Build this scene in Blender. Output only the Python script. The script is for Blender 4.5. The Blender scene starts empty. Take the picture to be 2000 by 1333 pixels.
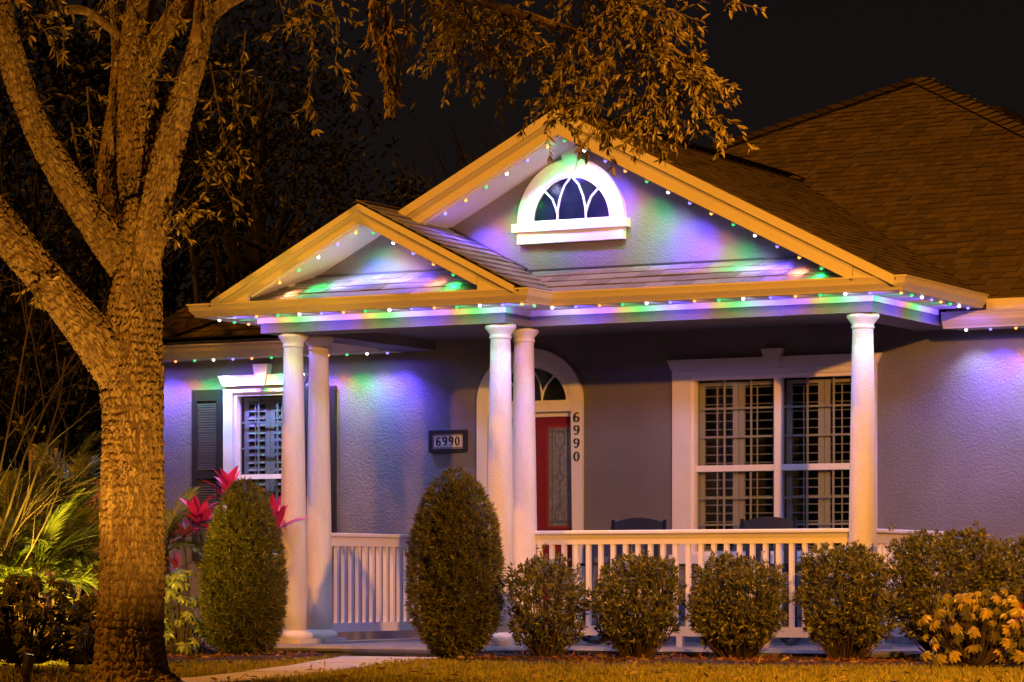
import bpy, math, random
import numpy as np
from mathutils import Vector, Matrix

sc = bpy.context.scene
COL = sc.collection
random.seed(7)
R = math.radians

# ------------------------------------------------------------------ camera
cam_d = bpy.data.cameras.new('camera'); cam = bpy.data.objects.new('camera', cam_d); COL.objects.link(cam)
cam.location = (8.288, -21.2139, 0.5414); cam.rotation_euler = (R(90), 0, R(28.0656))
cam_d.sensor_width = 36.0; cam_d.lens = 107.393; cam_d.shift_y = 0.2298; cam_d.clip_start = 0.5; cam_d.clip_end = 600
sc.camera = cam
# ------------------------------------------------------------------ night sky
world = bpy.data.worlds.new('World'); sc.world = world; world.use_nodes = True
wn = world.node_tree; wn.nodes.clear()
wo = wn.nodes.new('ShaderNodeOutputWorld'); wb = wn.nodes.new('ShaderNodeBackground')
wt = wn.nodes.new('ShaderNodeTexCoord'); ws = wn.nodes.new('ShaderNodeSeparateXYZ'); wr = wn.nodes.new('ShaderNodeValToRGB')
wn.links.new(wt.outputs['Generated'], ws.inputs[0]); wn.links.new(ws.outputs['Z'], wr.inputs[0])
wr.color_ramp.elements[0].position = 0.0; wr.color_ramp.elements[0].color = (0.0100, 0.0068, 0.0054, 1)
wr.color_ramp.elements[1].position = 0.35; wr.color_ramp.elements[1].color = (0.0040, 0.0037, 0.0048, 1)
wn.links.new(wr.outputs[0], wb.inputs[0]); wb.inputs[1].default_value = 1.0
wn.links.new(wb.outputs[0], wo.inputs[0])
# ------------------------------------------------------------------ sodium street lighting: high lamp (sun) and a lower lamp at the right
SUN_DIR = Vector((-0.32, -0.45, 0.83)).normalized()
sd = bpy.data.lights.new('street_glow', 'SUN'); sd.energy = 2.9; sd.angle = R(1.0); sd.color = (1.0, 0.335, 0.012)
so = bpy.data.objects.new('street_glow', sd); COL.objects.link(so); so.rotation_euler = SUN_DIR.to_track_quat('Z', 'Y').to_euler()
so.location = SUN_DIR * 40
LAMP = Vector((7.5, -10.2, 4.4))
ld = bpy.data.lights.new('street_lamp', 'SPOT'); ld.energy = 8200; ld.color = (1.0, 0.37, 0.03); ld.spot_size = R(54); ld.spot_blend = 1.0; ld.shadow_soft_size = 0.12
lo_ = bpy.data.objects.new('street_lamp', ld); COL.objects.link(lo_); lo_.location = LAMP; lo_.rotation_euler = (LAMP - Vector((-1.2, 0.3, 0.25))).to_track_quat('Z', 'Y').to_euler()
sc.view_settings.view_transform = 'Standard'; sc.view_settings.look = 'None'
sc.view_settings.exposure = 0; sc.view_settings.gamma = 1; sc.view_settings.use_curve_mapping = False
sc.cycles.max_bounces = 6; sc.cycles.transparent_max_bounces = 12
sc.cycles.sample_clamp_indirect = 6

# ------------------------------------------------------------------ materials
def mat(name, col, rough=0.6, col2=None, nscale=8.0, bump=None, spec=0.5, island=False, per_obj=False, emit=None, detail=6.0, mixlo=0.35, mixhi=0.65, cmap=None):
    m = bpy.data.materials.new(name); m.use_nodes = True; nt = m.node_tree; p = nt.nodes['Principled BSDF']
    p.inputs['Base Color'].default_value = (*col, 1); p.inputs['Roughness'].default_value = rough
    p.inputs['Specular IOR Level'].default_value = spec
    tc = nt.nodes.new('ShaderNodeTexCoord')
    if col2 is not None:
        mix = nt.nodes.new('ShaderNodeMix'); mix.data_type = 'RGBA'
        mix.inputs[6].default_value = (*col, 1); mix.inputs[7].default_value = (*col2, 1)
        nz = nt.nodes.new('ShaderNodeTexNoise'); nz.inputs['Scale'].default_value = nscale; nz.inputs['Detail'].default_value = detail
        if cmap:
            cm_ = nt.nodes.new('ShaderNodeMapping'); cm_.inputs['Scale'].default_value = cmap
            nt.links.new(tc.outputs['Object'], cm_.inputs[0]); nt.links.new(cm_.outputs[0], nz.inputs['Vector'])
        else: nt.links.new(tc.outputs['Object'], nz.inputs['Vector'])
        rp = nt.nodes.new('ShaderNodeMapRange'); rp.inputs[1].default_value = mixlo; rp.inputs[2].default_value = mixhi
        nt.links.new(nz.outputs['Fac'], rp.inputs[0]); fac = rp.outputs[0]
        if island or per_obj:
            if island:
                g = nt.nodes.new('ShaderNodeNewGeometry'); src = g.outputs['Random Per Island']
            else:
                g = nt.nodes.new('ShaderNodeObjectInfo'); src = g.outputs['Random']
            a = nt.nodes.new('ShaderNodeMath'); a.operation = 'MULTIPLY_ADD'; a.inputs[1].default_value = 0.75
            b = nt.nodes.new('ShaderNodeMath'); b.operation = 'MULTIPLY'; b.inputs[1].default_value = 0.25
            nt.links.new(fac, b.inputs[0]); nt.links.new(src, a.inputs[0]); nt.links.new(b.outputs[0], a.inputs[2]); fac = a.outputs[0]
        nt.links.new(fac, mix.inputs[0]); nt.links.new(mix.outputs[2], p.inputs['Base Color'])
    if bump:
        prev = None
        for (kind, scale, dist, *rest) in bump:
            if kind == 'noise':
                t = nt.nodes.new('ShaderNodeTexNoise'); t.inputs['Scale'].default_value = scale; t.inputs['Detail'].default_value = 3; out = t.outputs['Fac']
            else:
                t = nt.nodes.new('ShaderNodeTexVoronoi'); t.inputs['Scale'].default_value = scale; out = t.outputs['Distance']
            if rest:
                mp = nt.nodes.new('ShaderNodeMapping'); mp.inputs['Scale'].default_value = rest[0]
                nt.links.new(tc.outputs['Object'], mp.inputs[0]); nt.links.new(mp.outputs[0], t.inputs['Vector'])
            else:
                nt.links.new(tc.outputs['Object'], t.inputs['Vector'])
            b = nt.nodes.new('ShaderNodeBump'); b.inputs['Distance'].default_value = dist; b.inputs['Strength'].default_value = 1.0
            nt.links.new(out, b.inputs['Height'])
            if prev: nt.links.new(prev, b.inputs['Normal'])
            prev = b.outputs[0]
        nt.links.new(prev, p.inputs['Normal'])
    if emit:
        p.inputs['Emission Color'].default_value = (*emit[0], 1); p.inputs['Emission Strength'].default_value = emit[1]
    return m

def glass_mat(name, tint, refl_rough=0.03):
    m = bpy.data.materials.new(name); m.use_nodes = True; nt = m.node_tree; nt.nodes.clear()
    o = nt.nodes.new('ShaderNodeOutputMaterial'); mx = nt.nodes.new('ShaderNodeMixShader')
    t = nt.nodes.new('ShaderNodeBsdfTransparent'); t.inputs[0].default_value = (*tint, 1)
    g = nt.nodes.new('ShaderNodeBsdfGlossy'); g.inputs['Roughness'].default_value = refl_rough; g.inputs[0].default_value = (0.9, 0.9, 0.9, 1)
    f = nt.nodes.new('ShaderNodeFresnel'); f.inputs[0].default_value = 1.5
    gm = nt.nodes.new('ShaderNodeNewGeometry'); bf = nt.nodes.new('ShaderNodeMath'); bf.operation = 'SUBTRACT'; bf.inputs[0].default_value = 1.0
    ml = nt.nodes.new('ShaderNodeMath'); ml.operation = 'MULTIPLY'; nt.links.new(gm.outputs['Backfacing'], bf.inputs[1]); nt.links.new(bf.outputs[0], ml.inputs[0]); nt.links.new(f.outputs[0], ml.inputs[1])
    nt.links.new(ml.outputs[0], mx.inputs[0]); nt.links.new(t.outputs[0], mx.inputs[1]); nt.links.new(g.outputs[0], mx.inputs[2]); nt.links.new(mx.outputs[0], o.inputs[0])
    return m

M = {}
M['stucco'] = mat('grey_stucco', (0.130, 0.128, 0.150), 0.62, (0.178, 0.172, 0.192), 1.3, bump=[('noise', 60, 0.008), ('noise', 140, 0.003)], spec=0.45)
M['stucco_white'] = mat('white_column_stucco', (0.62, 0.60, 0.58), 0.6, (0.76, 0.75, 0.73), 7.0, bump=[('noise', 80, 0.007)], spec=0.4, cmap=(1, 1, .22))
M['trim'] = mat('white_trim_paint', (0.74, 0.73, 0.72), 0.45, (0.80, 0.79, 0.78), 3.0, bump=[('noise', 150, 0.0006)])
M['trim_tex'] = mat('textured_white_trim', (0.66, 0.65, 0.64), 0.55, (0.73, 0.72, 0.71), 3.0, bump=[('noise', 120, 0.0022)])
M['gutter'] = mat('gutter_enamel', (0.64, 0.60, 0.54), 0.32, (0.70, 0.66, 0.60), 1.4, bump=[('noise', 6, 0.002)])
M['soffit'] = mat('soffit_paint', (0.74, 0.73, 0.73), 0.55)
M['shingle'] = mat('weathered_grey_shingle', (0.115, 0.11, 0.11), 0.9, (0.235, 0.225, 0.22), 40, bump=[('noise', 260, 0.003)], per_obj=True)
M['shingle_field'] = mat('brown_grey_shingle', (0.028, 0.019, 0.014), 0.9, (0.082, 0.056, 0.042), 40, bump=[('noise', 260, 0.003)], island=True)
M['deck'] = mat('roof_felt', (0.02, 0.02, 0.02), 0.95)
M['flash'] = mat('dark_flashing', (0.03, 0.03, 0.032), 0.5)
M['black'] = mat('black_plastic_paint', (0.022, 0.021, 0.026), 0.36)
M['black_slat_lit'] = mat('black_slat_lit_paint', (0.085, 0.085, 0.10), 0.30, spec=0.7)  # the shutter frame's black, lightened so the slats look lit
M['navy'] = mat('dark_navy_paint', (0.010, 0.012, 0.022), 0.35)
M['red'] = mat('red_door_paint', (0.20, 0.008, 0.010), 0.32, (0.16, 0.006, 0.008), 4.0)
M['mould'] = mat('red_brown_moulding', (0.22, 0.035, 0.015), 0.4)
M['glass'] = glass_mat('window_glass', (0.82, 0.86, 0.86))
M['dark_glass'] = mat('dark_reflective_glass', (0.004, 0.005, 0.010), 0.10, (0.012, 0.013, 0.022), 5, spec=0.6)
M['lead_glass'] = mat('obscured_glass', (0.13, 0.14, 0.16), 0.22, (0.20, 0.21, 0.23), 30, bump=[('noise', 70, 0.004)], spec=0.8)
M['came'] = mat('lead_came', (0.07, 0.07, 0.075), 0.4)
M['louver'] = mat('white_shutter_amber_lit', (0.55, 0.47, 0.36), 0.45)  # white shutters and bars, with the lamps' amber light put into the colour
M['louver_blue_lit'] = mat('white_shutter_blue_lit', (0.26, 0.29, 0.32), 0.4)  # white shutters and bars, with the LEDs' dim blue light put into the colour
M['room'] = mat('dark_room_paint', (0.05, 0.045, 0.04), 0.8)
M['slab'] = mat('blue_grey_porch_concrete', (0.15, 0.16, 0.19), 0.42, (0.21, 0.22, 0.25), 9, bump=[('noise', 90, 0.004)])
M['plinth'] = mat('pale_plinth_paint', (0.62, 0.60, 0.58), 0.6, (0.7, 0.68, 0.66), 12, bump=[('noise', 110, 0.002)])
M['path'] = mat('pale_concrete_path', (0.44, 0.42, 0.41), 0.8, (0.56, 0.54, 0.53), 12, bump=[('noise', 120, 0.003)])
M['soil'] = mat('lawn_soil', (0.030, 0.034, 0.012), 0.95, (0.05, 0.045, 0.02), 14)
M['bed'] = mat('mulch_soil', (0.035, 0.020, 0.014), 0.95, (0.06, 0.032, 0.02), 30, bump=[('noise', 60, 0.02)])
M['chips'] = mat('bark_mulch', (0.06, 0.026, 0.014), 0.9, (0.30, 0.12, 0.06), 10, island=True)
M['grass'] = mat('lawn_grass', (0.14, 0.15, 0.02), 0.5, (0.38, 0.33, 0.06), 6, island=True, spec=0.3)
M['bark'] = mat('oak_bark', (0.16, 0.115, 0.075), 0.9, (0.36, 0.29, 0.20), 26, bump=[('noise', 60, 0.014, (1, 1, 0.35)), ('noise', 170, 0.006)], spec=0.2, mixlo=0.30, mixhi=0.66, cmap=(1, 1, 0.3))
def inner_bark_shade(m):                       # brown inner bark; its dark tone also paints shade into the furrows
    nt = m.node_tree; p = nt.nodes['Principled BSDF']; src = p.inputs['Base Color'].links[0].from_socket
    a = nt.nodes.new('ShaderNodeAttribute'); a.attribute_name = 'inner_bark_shade'; mx = nt.nodes.new('ShaderNodeMix'); mx.data_type = 'RGBA'; mx.inputs[7].default_value = (0.075, 0.042, 0.024, 1)
    hf = nt.nodes.new('ShaderNodeMath'); hf.operation = 'MULTIPLY'; hf.inputs[1].default_value = 0.6; nt.links.new(a.outputs['Fac'], hf.inputs[0]); nt.links.new(hf.outputs[0], mx.inputs[0]); nt.links.new(src, mx.inputs[6]); nt.links.new(mx.outputs[2], p.inputs['Base Color'])
inner_bark_shade(M['bark'])
M['knot'] = mat('cut_branch_wood', (0.16, 0.10, 0.06), 0.8, (0.22, 0.15, 0.09), 30)
M['twig'] = mat('twig_bark', (0.10, 0.075, 0.05), 0.85)
M['oakleaf'] = mat('oak_leaf', (0.11, 0.10, 0.035), 0.40, (0.30, 0.23, 0.09), 12, island=True)
M['dryleaf'] = mat('dry_brown_leaf', (0.20, 0.14, 0.06), 0.6, (0.33, 0.24, 0.11), 12, island=True)
M['darkleaf'] = mat('unlit_tree_leaf', (0.003, 0.004, 0.002), 0.6, (0.010, 0.011, 0.005), 6, island=True, spec=0.25)  # near-black colour stands in for lamp light fading before the far trees
M['bareb'] = mat('bare_branch_bark', (0.03, 0.024, 0.018), 0.9)
M['yew'] = mat('topiary_needle_leaf', (0.050, 0.060, 0.016), 0.38, (0.20, 0.19, 0.05), 5, island=True)
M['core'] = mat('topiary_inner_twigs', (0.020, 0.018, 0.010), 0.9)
M['shrub'] = mat('shrub_leaf', (0.065, 0.080, 0.028), 0.33, (0.21, 0.20, 0.075), 5, island=True)
M['stem'] = mat('shrub_stem', (0.075, 0.05, 0.035), 0.85)
M['variegated'] = mat('yellow_variegated_leaf', (0.06, 0.09, 0.02), 0.35, (0.54, 0.40, 0.07), 22, per_obj=True, mixlo=0.35, mixhi=0.60)
M['schefdark'] = mat('green_umbrella_leaf', (0.045, 0.06, 0.022), 0.32, (0.13, 0.12, 0.05), 7)
M['whiteleaf'] = mat('pale_variegated_leaf', (0.05, 0.08, 0.03), 0.35, (0.20, 0.22, 0.13), 12)
M['palm'] = mat('palm_leaf', (0.055, 0.085, 0.018), 0.38, (0.13, 0.17, 0.04), 6, island=True)
M['ti'] = mat('magenta_leaf', (0.38, 0.006, 0.13), 0.35, (0.60, 0.03, 0.26), 7)
M['tidark'] = mat('purple_leaf', (0.10, 0.010, 0.06), 0.35, (0.17, 0.03, 0.14), 9)
M['croton'] = mat('red_croton_leaf', (0.30, 0.035, 0.02), 0.35, (0.45, 0.10, 0.03), 9)
M['fence'] = mat('fence_wood', (0.30, 0.20, 0.11), 0.8, (0.40, 0.28, 0.16), 20)
M['pot'] = mat('terracotta', (0.34, 0.15, 0.05), 0.7, (0.40, 0.19, 0.07), 8)
M['metal'] = mat('bronze_metal', (0.02, 0.014, 0.010), 0.5)
M['tile'] = mat('ivory_tile', (0.66, 0.60, 0.58), 0.25)
M['ink'] = mat('black_glaze', (0.012, 0.010, 0.012), 0.25)
M['brownglaze'] = mat('brown_glaze', (0.12, 0.07, 0.05), 0.3)
M['housing'] = mat('led_housing', (0.7, 0.7, 0.7), 0.4)
LEDC = {'white': (0.62, 0.58, 1.0), 'blue': (0.14, 0.07, 1.0), 'orange': (1.0, 0.30, 0.12), 'green': (0.01, 1.0, 0.14)}
LENS = {'white': ((1.0, 0.93, 1.0), 6), 'blue': ((0.22, 0.18, 1.0), 3.0), 'orange': ((1.0, 0.33, 0.06), 3.0), 'green': ((0.02, 1.0, 0.20), 1.6)}
for k in LEDC: M['led_' + k] = mat('led_lens_' + k, (0.1, 0.1, 0.1), 0.3, emit=LENS[k])
M['warm_lens'] = mat('warm_lamp_lens', (0.2, 0.2, 0.1), 0.3, emit=((1.0, 0.8, 0.3), 6))

# ------------------------------------------------------------------ helpers
def wloc(o):
    v = Vector((0, 0, 0))
    while o is not None:
        v += o.location; o = o.parent
    return v

def tag(o, label=None, cat=None, group=None, kind=None):
    if label: o['label'] = label
    if cat: o['category'] = cat
    if group: o['group'] = group
    if kind: o['kind'] = kind
    return o

def empty(name, loc, label, cat, group=None):
    o = bpy.data.objects.new(name, None); COL.objects.link(o); o.location = loc; o.empty_display_size = 0.1
    return tag(o, label, cat, group)

def link(name, me, parent=None):
    o = bpy.data.objects.new(name, me); COL.objects.link(o)
    if parent is not None: o.parent = parent
    return o

class MB:
    def __init__(s): s.v = []; s.f = []
    def add(s, vs, fs):
        n = len(s.v); s.v.extend([tuple(p) for p in vs]); s.f.extend([tuple(i + n for i in f) for f in fs]); return s
    def box(s, x0, x1, y0, y1, z0, z1):
        return s.add([(x0, y0, z0), (x1, y0, z0), (x1, y1, z0), (x0, y1, z0), (x0, y0, z1), (x1, y0, z1), (x1, y1, z1), (x0, y1, z1)],
                     [(3, 2, 1, 0), (4, 5, 6, 7), (0, 1, 5, 4), (1, 2, 6, 5), (2, 3, 7, 6), (3, 0, 4, 7)])
    def prism_y(s, poly, y0, y1):          # polygon in x,z (counter-clockwise seen from -y), extruded along y
        n = len(poly)
        vs = [(x, y0, z) for x, z in poly] + [(x, y1, z) for x, z in poly]
        fs = [tuple(range(n)), tuple(range(2 * n - 1, n - 1, -1))] + [((i + 1) % n, i, i + n, (i + 1) % n + n) for i in range(n)]
        return s.add(vs, fs)
    def prism_z(s, poly, z0, z1):
        n = len(poly)
        vs = [(x, y, z0) for x, y in poly] + [(x, y, z1) for x, y in poly]
        fs = [tuple(range(n - 1, -1, -1)), tuple(range(n, 2 * n))] + [(i, (i + 1) % n, (i + 1) % n + n, i + n) for i in range(n)]
        return s.add(vs, fs)
    def ring_y(s, inner, outer, y0, y1):   # strip between two open outlines in x,z
        n = len(inner)
        for i in range(n - 1):
            s.prism_y([inner[i], outer[i], outer[i + 1], inner[i + 1]][::-1], y0, y1)
        return s
    def bar(s, p, q, w, h, upv=(0, 0, 1)):
        p = Vector(p); q = Vector(q); d = (q - p).normalized(); u = Vector(upv)
        r = d.cross(u).normalized() * w / 2; u = r.cross(d).normalized() * h / 2
        vs = [p - r - u, p + r - u, p + r + u, p - r + u, q - r - u, q + r - u, q + r + u, q - r + u]
        return s.add(vs, [(0, 1, 2, 3), (7, 6, 5, 4), (1, 0, 4, 5), (2, 1, 5, 6), (3, 2, 6, 7), (0, 3, 7, 4)])
    def tube(s, pts, rad, n=6, cap=True):
        pts = [Vector(p) for p in pts]; m = len(pts)
        if not hasattr(rad, '__len__'): rad = [rad] * m
        t = (pts[1] - pts[0]).normalized(); a = t.orthogonal().normalized(); vs = []
        for i, p in enumerate(pts):
            t = (pts[min(i + 1, m - 1)] - pts[max(i - 1, 0)]).normalized()
            a = (a - t * a.dot(t)).normalized(); b = t.cross(a)
            for k in range(n):
                an = 2 * math.pi * k / n; vs.append(p + (a * math.cos(an) + b * math.sin(an)) * rad[i])
        fs = [(i * n + k, i * n + (k + 1) % n, (i + 1) * n + (k + 1) % n, (i + 1) * n + k) for i in range(m - 1) for k in range(n)]
        if cap: fs += [tuple(range(n - 1, -1, -1)), tuple((m - 1) * n + k for k in range(n))]
        return s.add(vs, fs)
    def lathe(s, prof, c=(0, 0), n=32):    # prof: (radius, z)
        vs = [(c[0] + r * math.cos(2 * math.pi * k / n), c[1] + r * math.sin(2 * math.pi * k / n), z) for r, z in prof for k in range(n)]
        m = len(prof)
        fs = [(i * n + k, i * n + (k + 1) % n, (i + 1) * n + (k + 1) % n, (i + 1) * n + k) for i in range(m - 1) for k in range(n)]
        fs += [tuple(range(n - 1, -1, -1)), tuple((m - 1) * n + k for k in range(n))]
        return s.add(vs, fs)
    def sweep(s, path, prof, ends=True):   # path in plan (x,y), outward = right of travel; prof: (out, z)
        n = len(path); P = [Vector((x, y)) for x, y in path]; k = len(prof); rows = []
        for i in range(n):
            if i == 0: d = (P[1] - P[0]).normalized(); nrm = Vector((d.y, -d.x)); mv = nrm
            elif i == n - 1: d = (P[-1] - P[-2]).normalized(); mv = Vector((d.y, -d.x))
            else:
                d0 = (P[i] - P[i - 1]).normalized(); d1 = (P[i + 1] - P[i]).normalized()
                n0 = Vector((d0.y, -d0.x)); n1 = Vector((d1.y, -d1.x)); mv = (n0 + n1); mv = mv / (1 + n0.dot(n1))
            rows.append([(P[i].x + mv.x * o, P[i].y + mv.y * o, z) for o, z in prof])
        vs = [p for r in rows for p in r]; fs = []
        for i in range(n - 1):
            for j in range(k):
                fs.append((i * k + j, i * k + (j + 1) % k, (i + 1) * k + (j + 1) % k, (i + 1) * k + j))
        if ends: fs += [tuple(range(k - 1, -1, -1)), tuple((n - 1) * k + j for j in range(k))]
        return s.add(vs, fs)
    def build(s, name, m, parent=None, smooth=False, kind=None, label=None, cat=None, group=None, fix=True, bev=0):
        off = wloc(parent) if parent is not None else Vector((0, 0, 0))
        me = bpy.data.meshes.new(name)
        me.from_pydata([(x - off.x, y - off.y, z - off.z) for x, y, z in s.v], [], s.f)
        if fix:
            import bmesh
            bm = bmesh.new(); bm.from_mesh(me); bmesh.ops.recalc_face_normals(bm, faces=bm.faces)
            if bev: bmesh.ops.bevel(bm, geom=list(bm.edges), offset=bev, segments=2, affect='EDGES', profile=0.5, clamp_overlap=True)
            bm.to_mesh(me); bm.free()
        if smooth: me.polygons.foreach_set('use_smooth', [True] * len(me.polygons))
        me.materials.append(m if not isinstance(m, str) else M[m])
        o = link(name, me, parent); return tag(o, label, cat, group, kind)

def np_mesh(name, V, faces_list, m, parent=None, smooth=False, kind=None, off=None):
    """faces_list: arrays of (n,3) or (n,4) indices."""
    V = np.asarray(V, dtype=np.float32)
    if off is None: off = np.array(wloc(parent)) if parent is not None else np.zeros(3)
    V = V - np.asarray(off, dtype=np.float32)
    me = bpy.data.meshes.new(name); me.vertices.add(len(V)); me.vertices.foreach_set('co', V.ravel())
    idx = np.concatenate([f.ravel() for f in faces_list]).astype(np.int32)
    tot = np.concatenate([np.full(len(f), f.shape[1]) for f in faces_list]).astype(np.int32)
    st = np.concatenate([[0], np.cumsum(tot)[:-1]]).astype(np.int32)
    me.loops.add(len(idx)); me.loops.foreach_set('vertex_index', idx)
    me.polygons.add(len(tot)); me.polygons.foreach_set('loop_start', st); me.polygons.foreach_set('loop_total', tot)
    if smooth: me.polygons.foreach_set('use_smooth', np.ones(len(tot), dtype=bool))
    me.update(calc_edges=True); me.validate()
    me.materials.append(M[m] if isinstance(m, str) else m)
    o = link(name, me, parent); return tag(o, kind=kind)

rng = np.random.default_rng(11)
def unit(a): return a / np.maximum(np.linalg.norm(a, axis=-1, keepdims=True), 1e-9)

def leaves(P, D, L, Wd, fold=0.25, detail=False, curl=0.0, N=None):
    """leaf blades: P base points, D directions, L lengths, Wd widths -> verts, [faces]"""
    P = np.asarray(P, float); n = len(P); D = unit(np.asarray(D, float)); L = np.broadcast_to(L, n)[:, None]; Wd = np.broadcast_to(Wd, n)[:, None]
    if N is None: N = rng.normal(size=(n, 3)) + np.array([0, 0, 0.8])
    S = unit(np.cross(D, N)); U = unit(np.cross(S, D))
    if not detail:
        V = np.stack([P, P + D * L * 0.5 + S * Wd * 0.5 + U * Wd * fold, P + D * L - U * L * curl, P + D * L * 0.5 - S * Wd * 0.5 + U * Wd * fold], 1).reshape(-1, 3)
        b = (np.arange(n) * 4)[:, None]
        return V, [np.concatenate([b + [0, 1, 2], b + [0, 2, 3]])]
    def pt(t, sgn, w): return P + D * L * t + S * Wd * 0.5 * w * sgn + U * (Wd * fold * w * abs(sgn)) - U * L * curl * t * t
    V = np.stack([pt(0, 0, 0), pt(.3, 1, .8), pt(.66, 1, .92), pt(1, 0, 0), pt(.66, -1, .92), pt(.3, -1, .8), pt(.3, 0, 0), pt(.66, 0, 0)], 1).reshape(-1, 3)
    b = (np.arange(n) * 8)[:, None]
    return V, [np.concatenate([b + [0, 1, 6], b + [0, 6, 5], b + [2, 3, 7], b + [3, 4, 7]]), np.concatenate([b + [1, 2, 7, 6], b + [6, 7, 4, 5]])]

def join(parts):
    V = []; F3 = []; F4 = []; n = 0
    for v, fl in parts:
        V.append(v)
        for f in fl: (F3 if f.shape[1] == 3 else F4).append(f + n)
        n += len(v)
    out = []
    if F3: out.append(np.concatenate(F3))
    if F4: out.append(np.concatenate(F4))
    return np.concatenate(V), out

# value noise for bark relief
def vnoise(p):
    p = np.asarray(p, float); i = np.floor(p).astype(np.int64); f = p - i; f = f * f * (3 - 2 * f)
    def h(a, b, c):
        x = (a * 374761393 + b * 668265263 + c * 2147483647) & 0x7fffffff
        x = ((x ^ (x >> 13)) * 1274126177) & 0x7fffffff
        return ((x ^ (x >> 16)) & 0xffff) / 65535.0
    r = 0
    for dx in (0, 1):
        for dy in (0, 1):
            for dz in (0, 1):
                w = (f[..., 0] if dx else 1 - f[..., 0]) * (f[..., 1] if dy else 1 - f[..., 1]) * (f[..., 2] if dz else 1 - f[..., 2])
                r = r + w * h(i[..., 0] + dx, i[..., 1] + dy, i[..., 2] + dz)
    return r

def spline(pts, step):
    P = np.array(pts, float); n = len(P); out = []
    for i in range(n - 1):
        p0 = P[max(i - 1, 0)]; p1 = P[i]; p2 = P[i + 1]; p3 = P[min(i + 2, n - 1)]
        k = max(2, int(np.linalg.norm((p2 - p1)[:3]) / step))
        for t in np.arange(k) / k:
            out.append(0.5 * (2 * p1 + (p2 - p0) * t + (2 * p0 - 5 * p1 + 4 * p2 - p3) * t * t + (3 * p1 - p0 - 3 * p2 + p3) * t ** 3))
    out.append(P[-1]); return np.array(out)

def bark_tube(name, pts, parent, seed, step=0.006, n=170, amp=0.012, m='bark'):
    """pts: (x,y,z,r). A limb with furrowed bark as real relief."""
    C = spline(pts, step); m_ = len(C); P = C[:, :3]; rad = C[:, 3]
    T = unit(np.gradient(P, axis=0)); A = np.zeros_like(P); a = np.cross(T[0], [0, 1, 0.2]); a /= np.linalg.norm(a)
    for i in range(m_):
        a = a - T[i] * a.dot(T[i]); a /= np.linalg.norm(a); A[i] = a
    B = np.cross(T, A); th = np.linspace(0, 2 * np.pi, n, endpoint=False)
    dirs = A[:, None] * np.cos(th)[None, :, None] + B[:, None] * np.sin(th)[None, :, None]
    s = np.concatenate([[0], np.cumsum(np.linalg.norm(np.diff(P, axis=0), axis=1))])[:, None] + 0 * th
    rr = np.maximum(rad, 0.03)[:, None]
    cx = np.cos(th)[None] * rr; sx = np.sin(th)[None] * rr
    def q(fa, fs, o): return np.stack([cx * fa + o + seed * 7.3, sx * fa + o, s * fs + o + seed], -1)
    wob = vnoise(q(36, 20, 3.1)) - .5
    q1 = q(92, 22, 11.7); q1[..., 0] += wob * 2.0; q1[..., 1] += wob * 2.0
    r1 = 1 - np.abs(2 * vnoise(q1) - 1)
    r2 = 1 - np.abs(2 * vnoise(q(105, 60, 5.3)) - 1)
    lump = vnoise(q(6, 3, 1.7)) - .5
    sc_ = np.clip(rad / 0.17, 0.35, 1.0)[:, None]
    r3 = 1 - np.abs(2 * vnoise(q(44, 60, 8.9)) - 1)                       # short cross cracks break the ridges into plates
    k1 = np.clip((r1 - .60) / .34, 0, 1); k3 = np.clip((r3 - .84) / .16, 0, 1) * .45; kk = np.maximum(k1 * k1 * (3 - 2 * k1), k3)
    d = sc_ * amp * (0.35 - 1.9 * kk + 0.8 * (0.5 - r2) + .5 * (vnoise(q(150, 120, 2.2)) - .5)) + rr * 0.11 * lump
    V = (P[:, None] + dirs * (rad[:, None] + d)[..., None]).reshape(-1, 3)
    i = np.arange(m_ - 1)[:, None] * n; k = np.arange(n)[None]; k2 = (k + 1) % n
    F = np.stack([i + k, i + k2, i + n + k2, i + n + k], -1).reshape(-1, 4)
    o = np_mesh(name, V, [F], m, parent, smooth=True)
    at = o.data.attributes.new('inner_bark_shade', 'FLOAT', 'POINT'); at.data.foreach_set('value', kk.ravel().astype(np.float32)); return o
# ================================================================== GROUND
W = 1.858; XM = -2.862; XL = -5.098; YA = -0.419; GZ = -0.10
g = MB(); nx, ny = 60, 60
xs = [-300, -120, -60, -30, -18] + [-14 + i * 0.6 for i in range(41)] + [14, 20, 40, 80, 160, 300]
ys = [-120, -60, -35, -26, -22] + [-18 + i * 0.6 for i in range(41)] + [10, 20, 40, 80, 160, 300]
vs = [(x, y, GZ - 0.006 + 0.012 * math.sin(x * 0.9 + 1) * math.cos(y * 0.7)) for y in ys for x in xs]
fs = [(j * len(xs) + i, j * len(xs) + i + 1, (j + 1) * len(xs) + i + 1, (j + 1) * len(xs) + i) for j in range(len(ys) - 1) for i in range(len(xs) - 1)]
g.add(vs, fs).build('lawn', 'soil', smooth=True, kind='structure')
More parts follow.
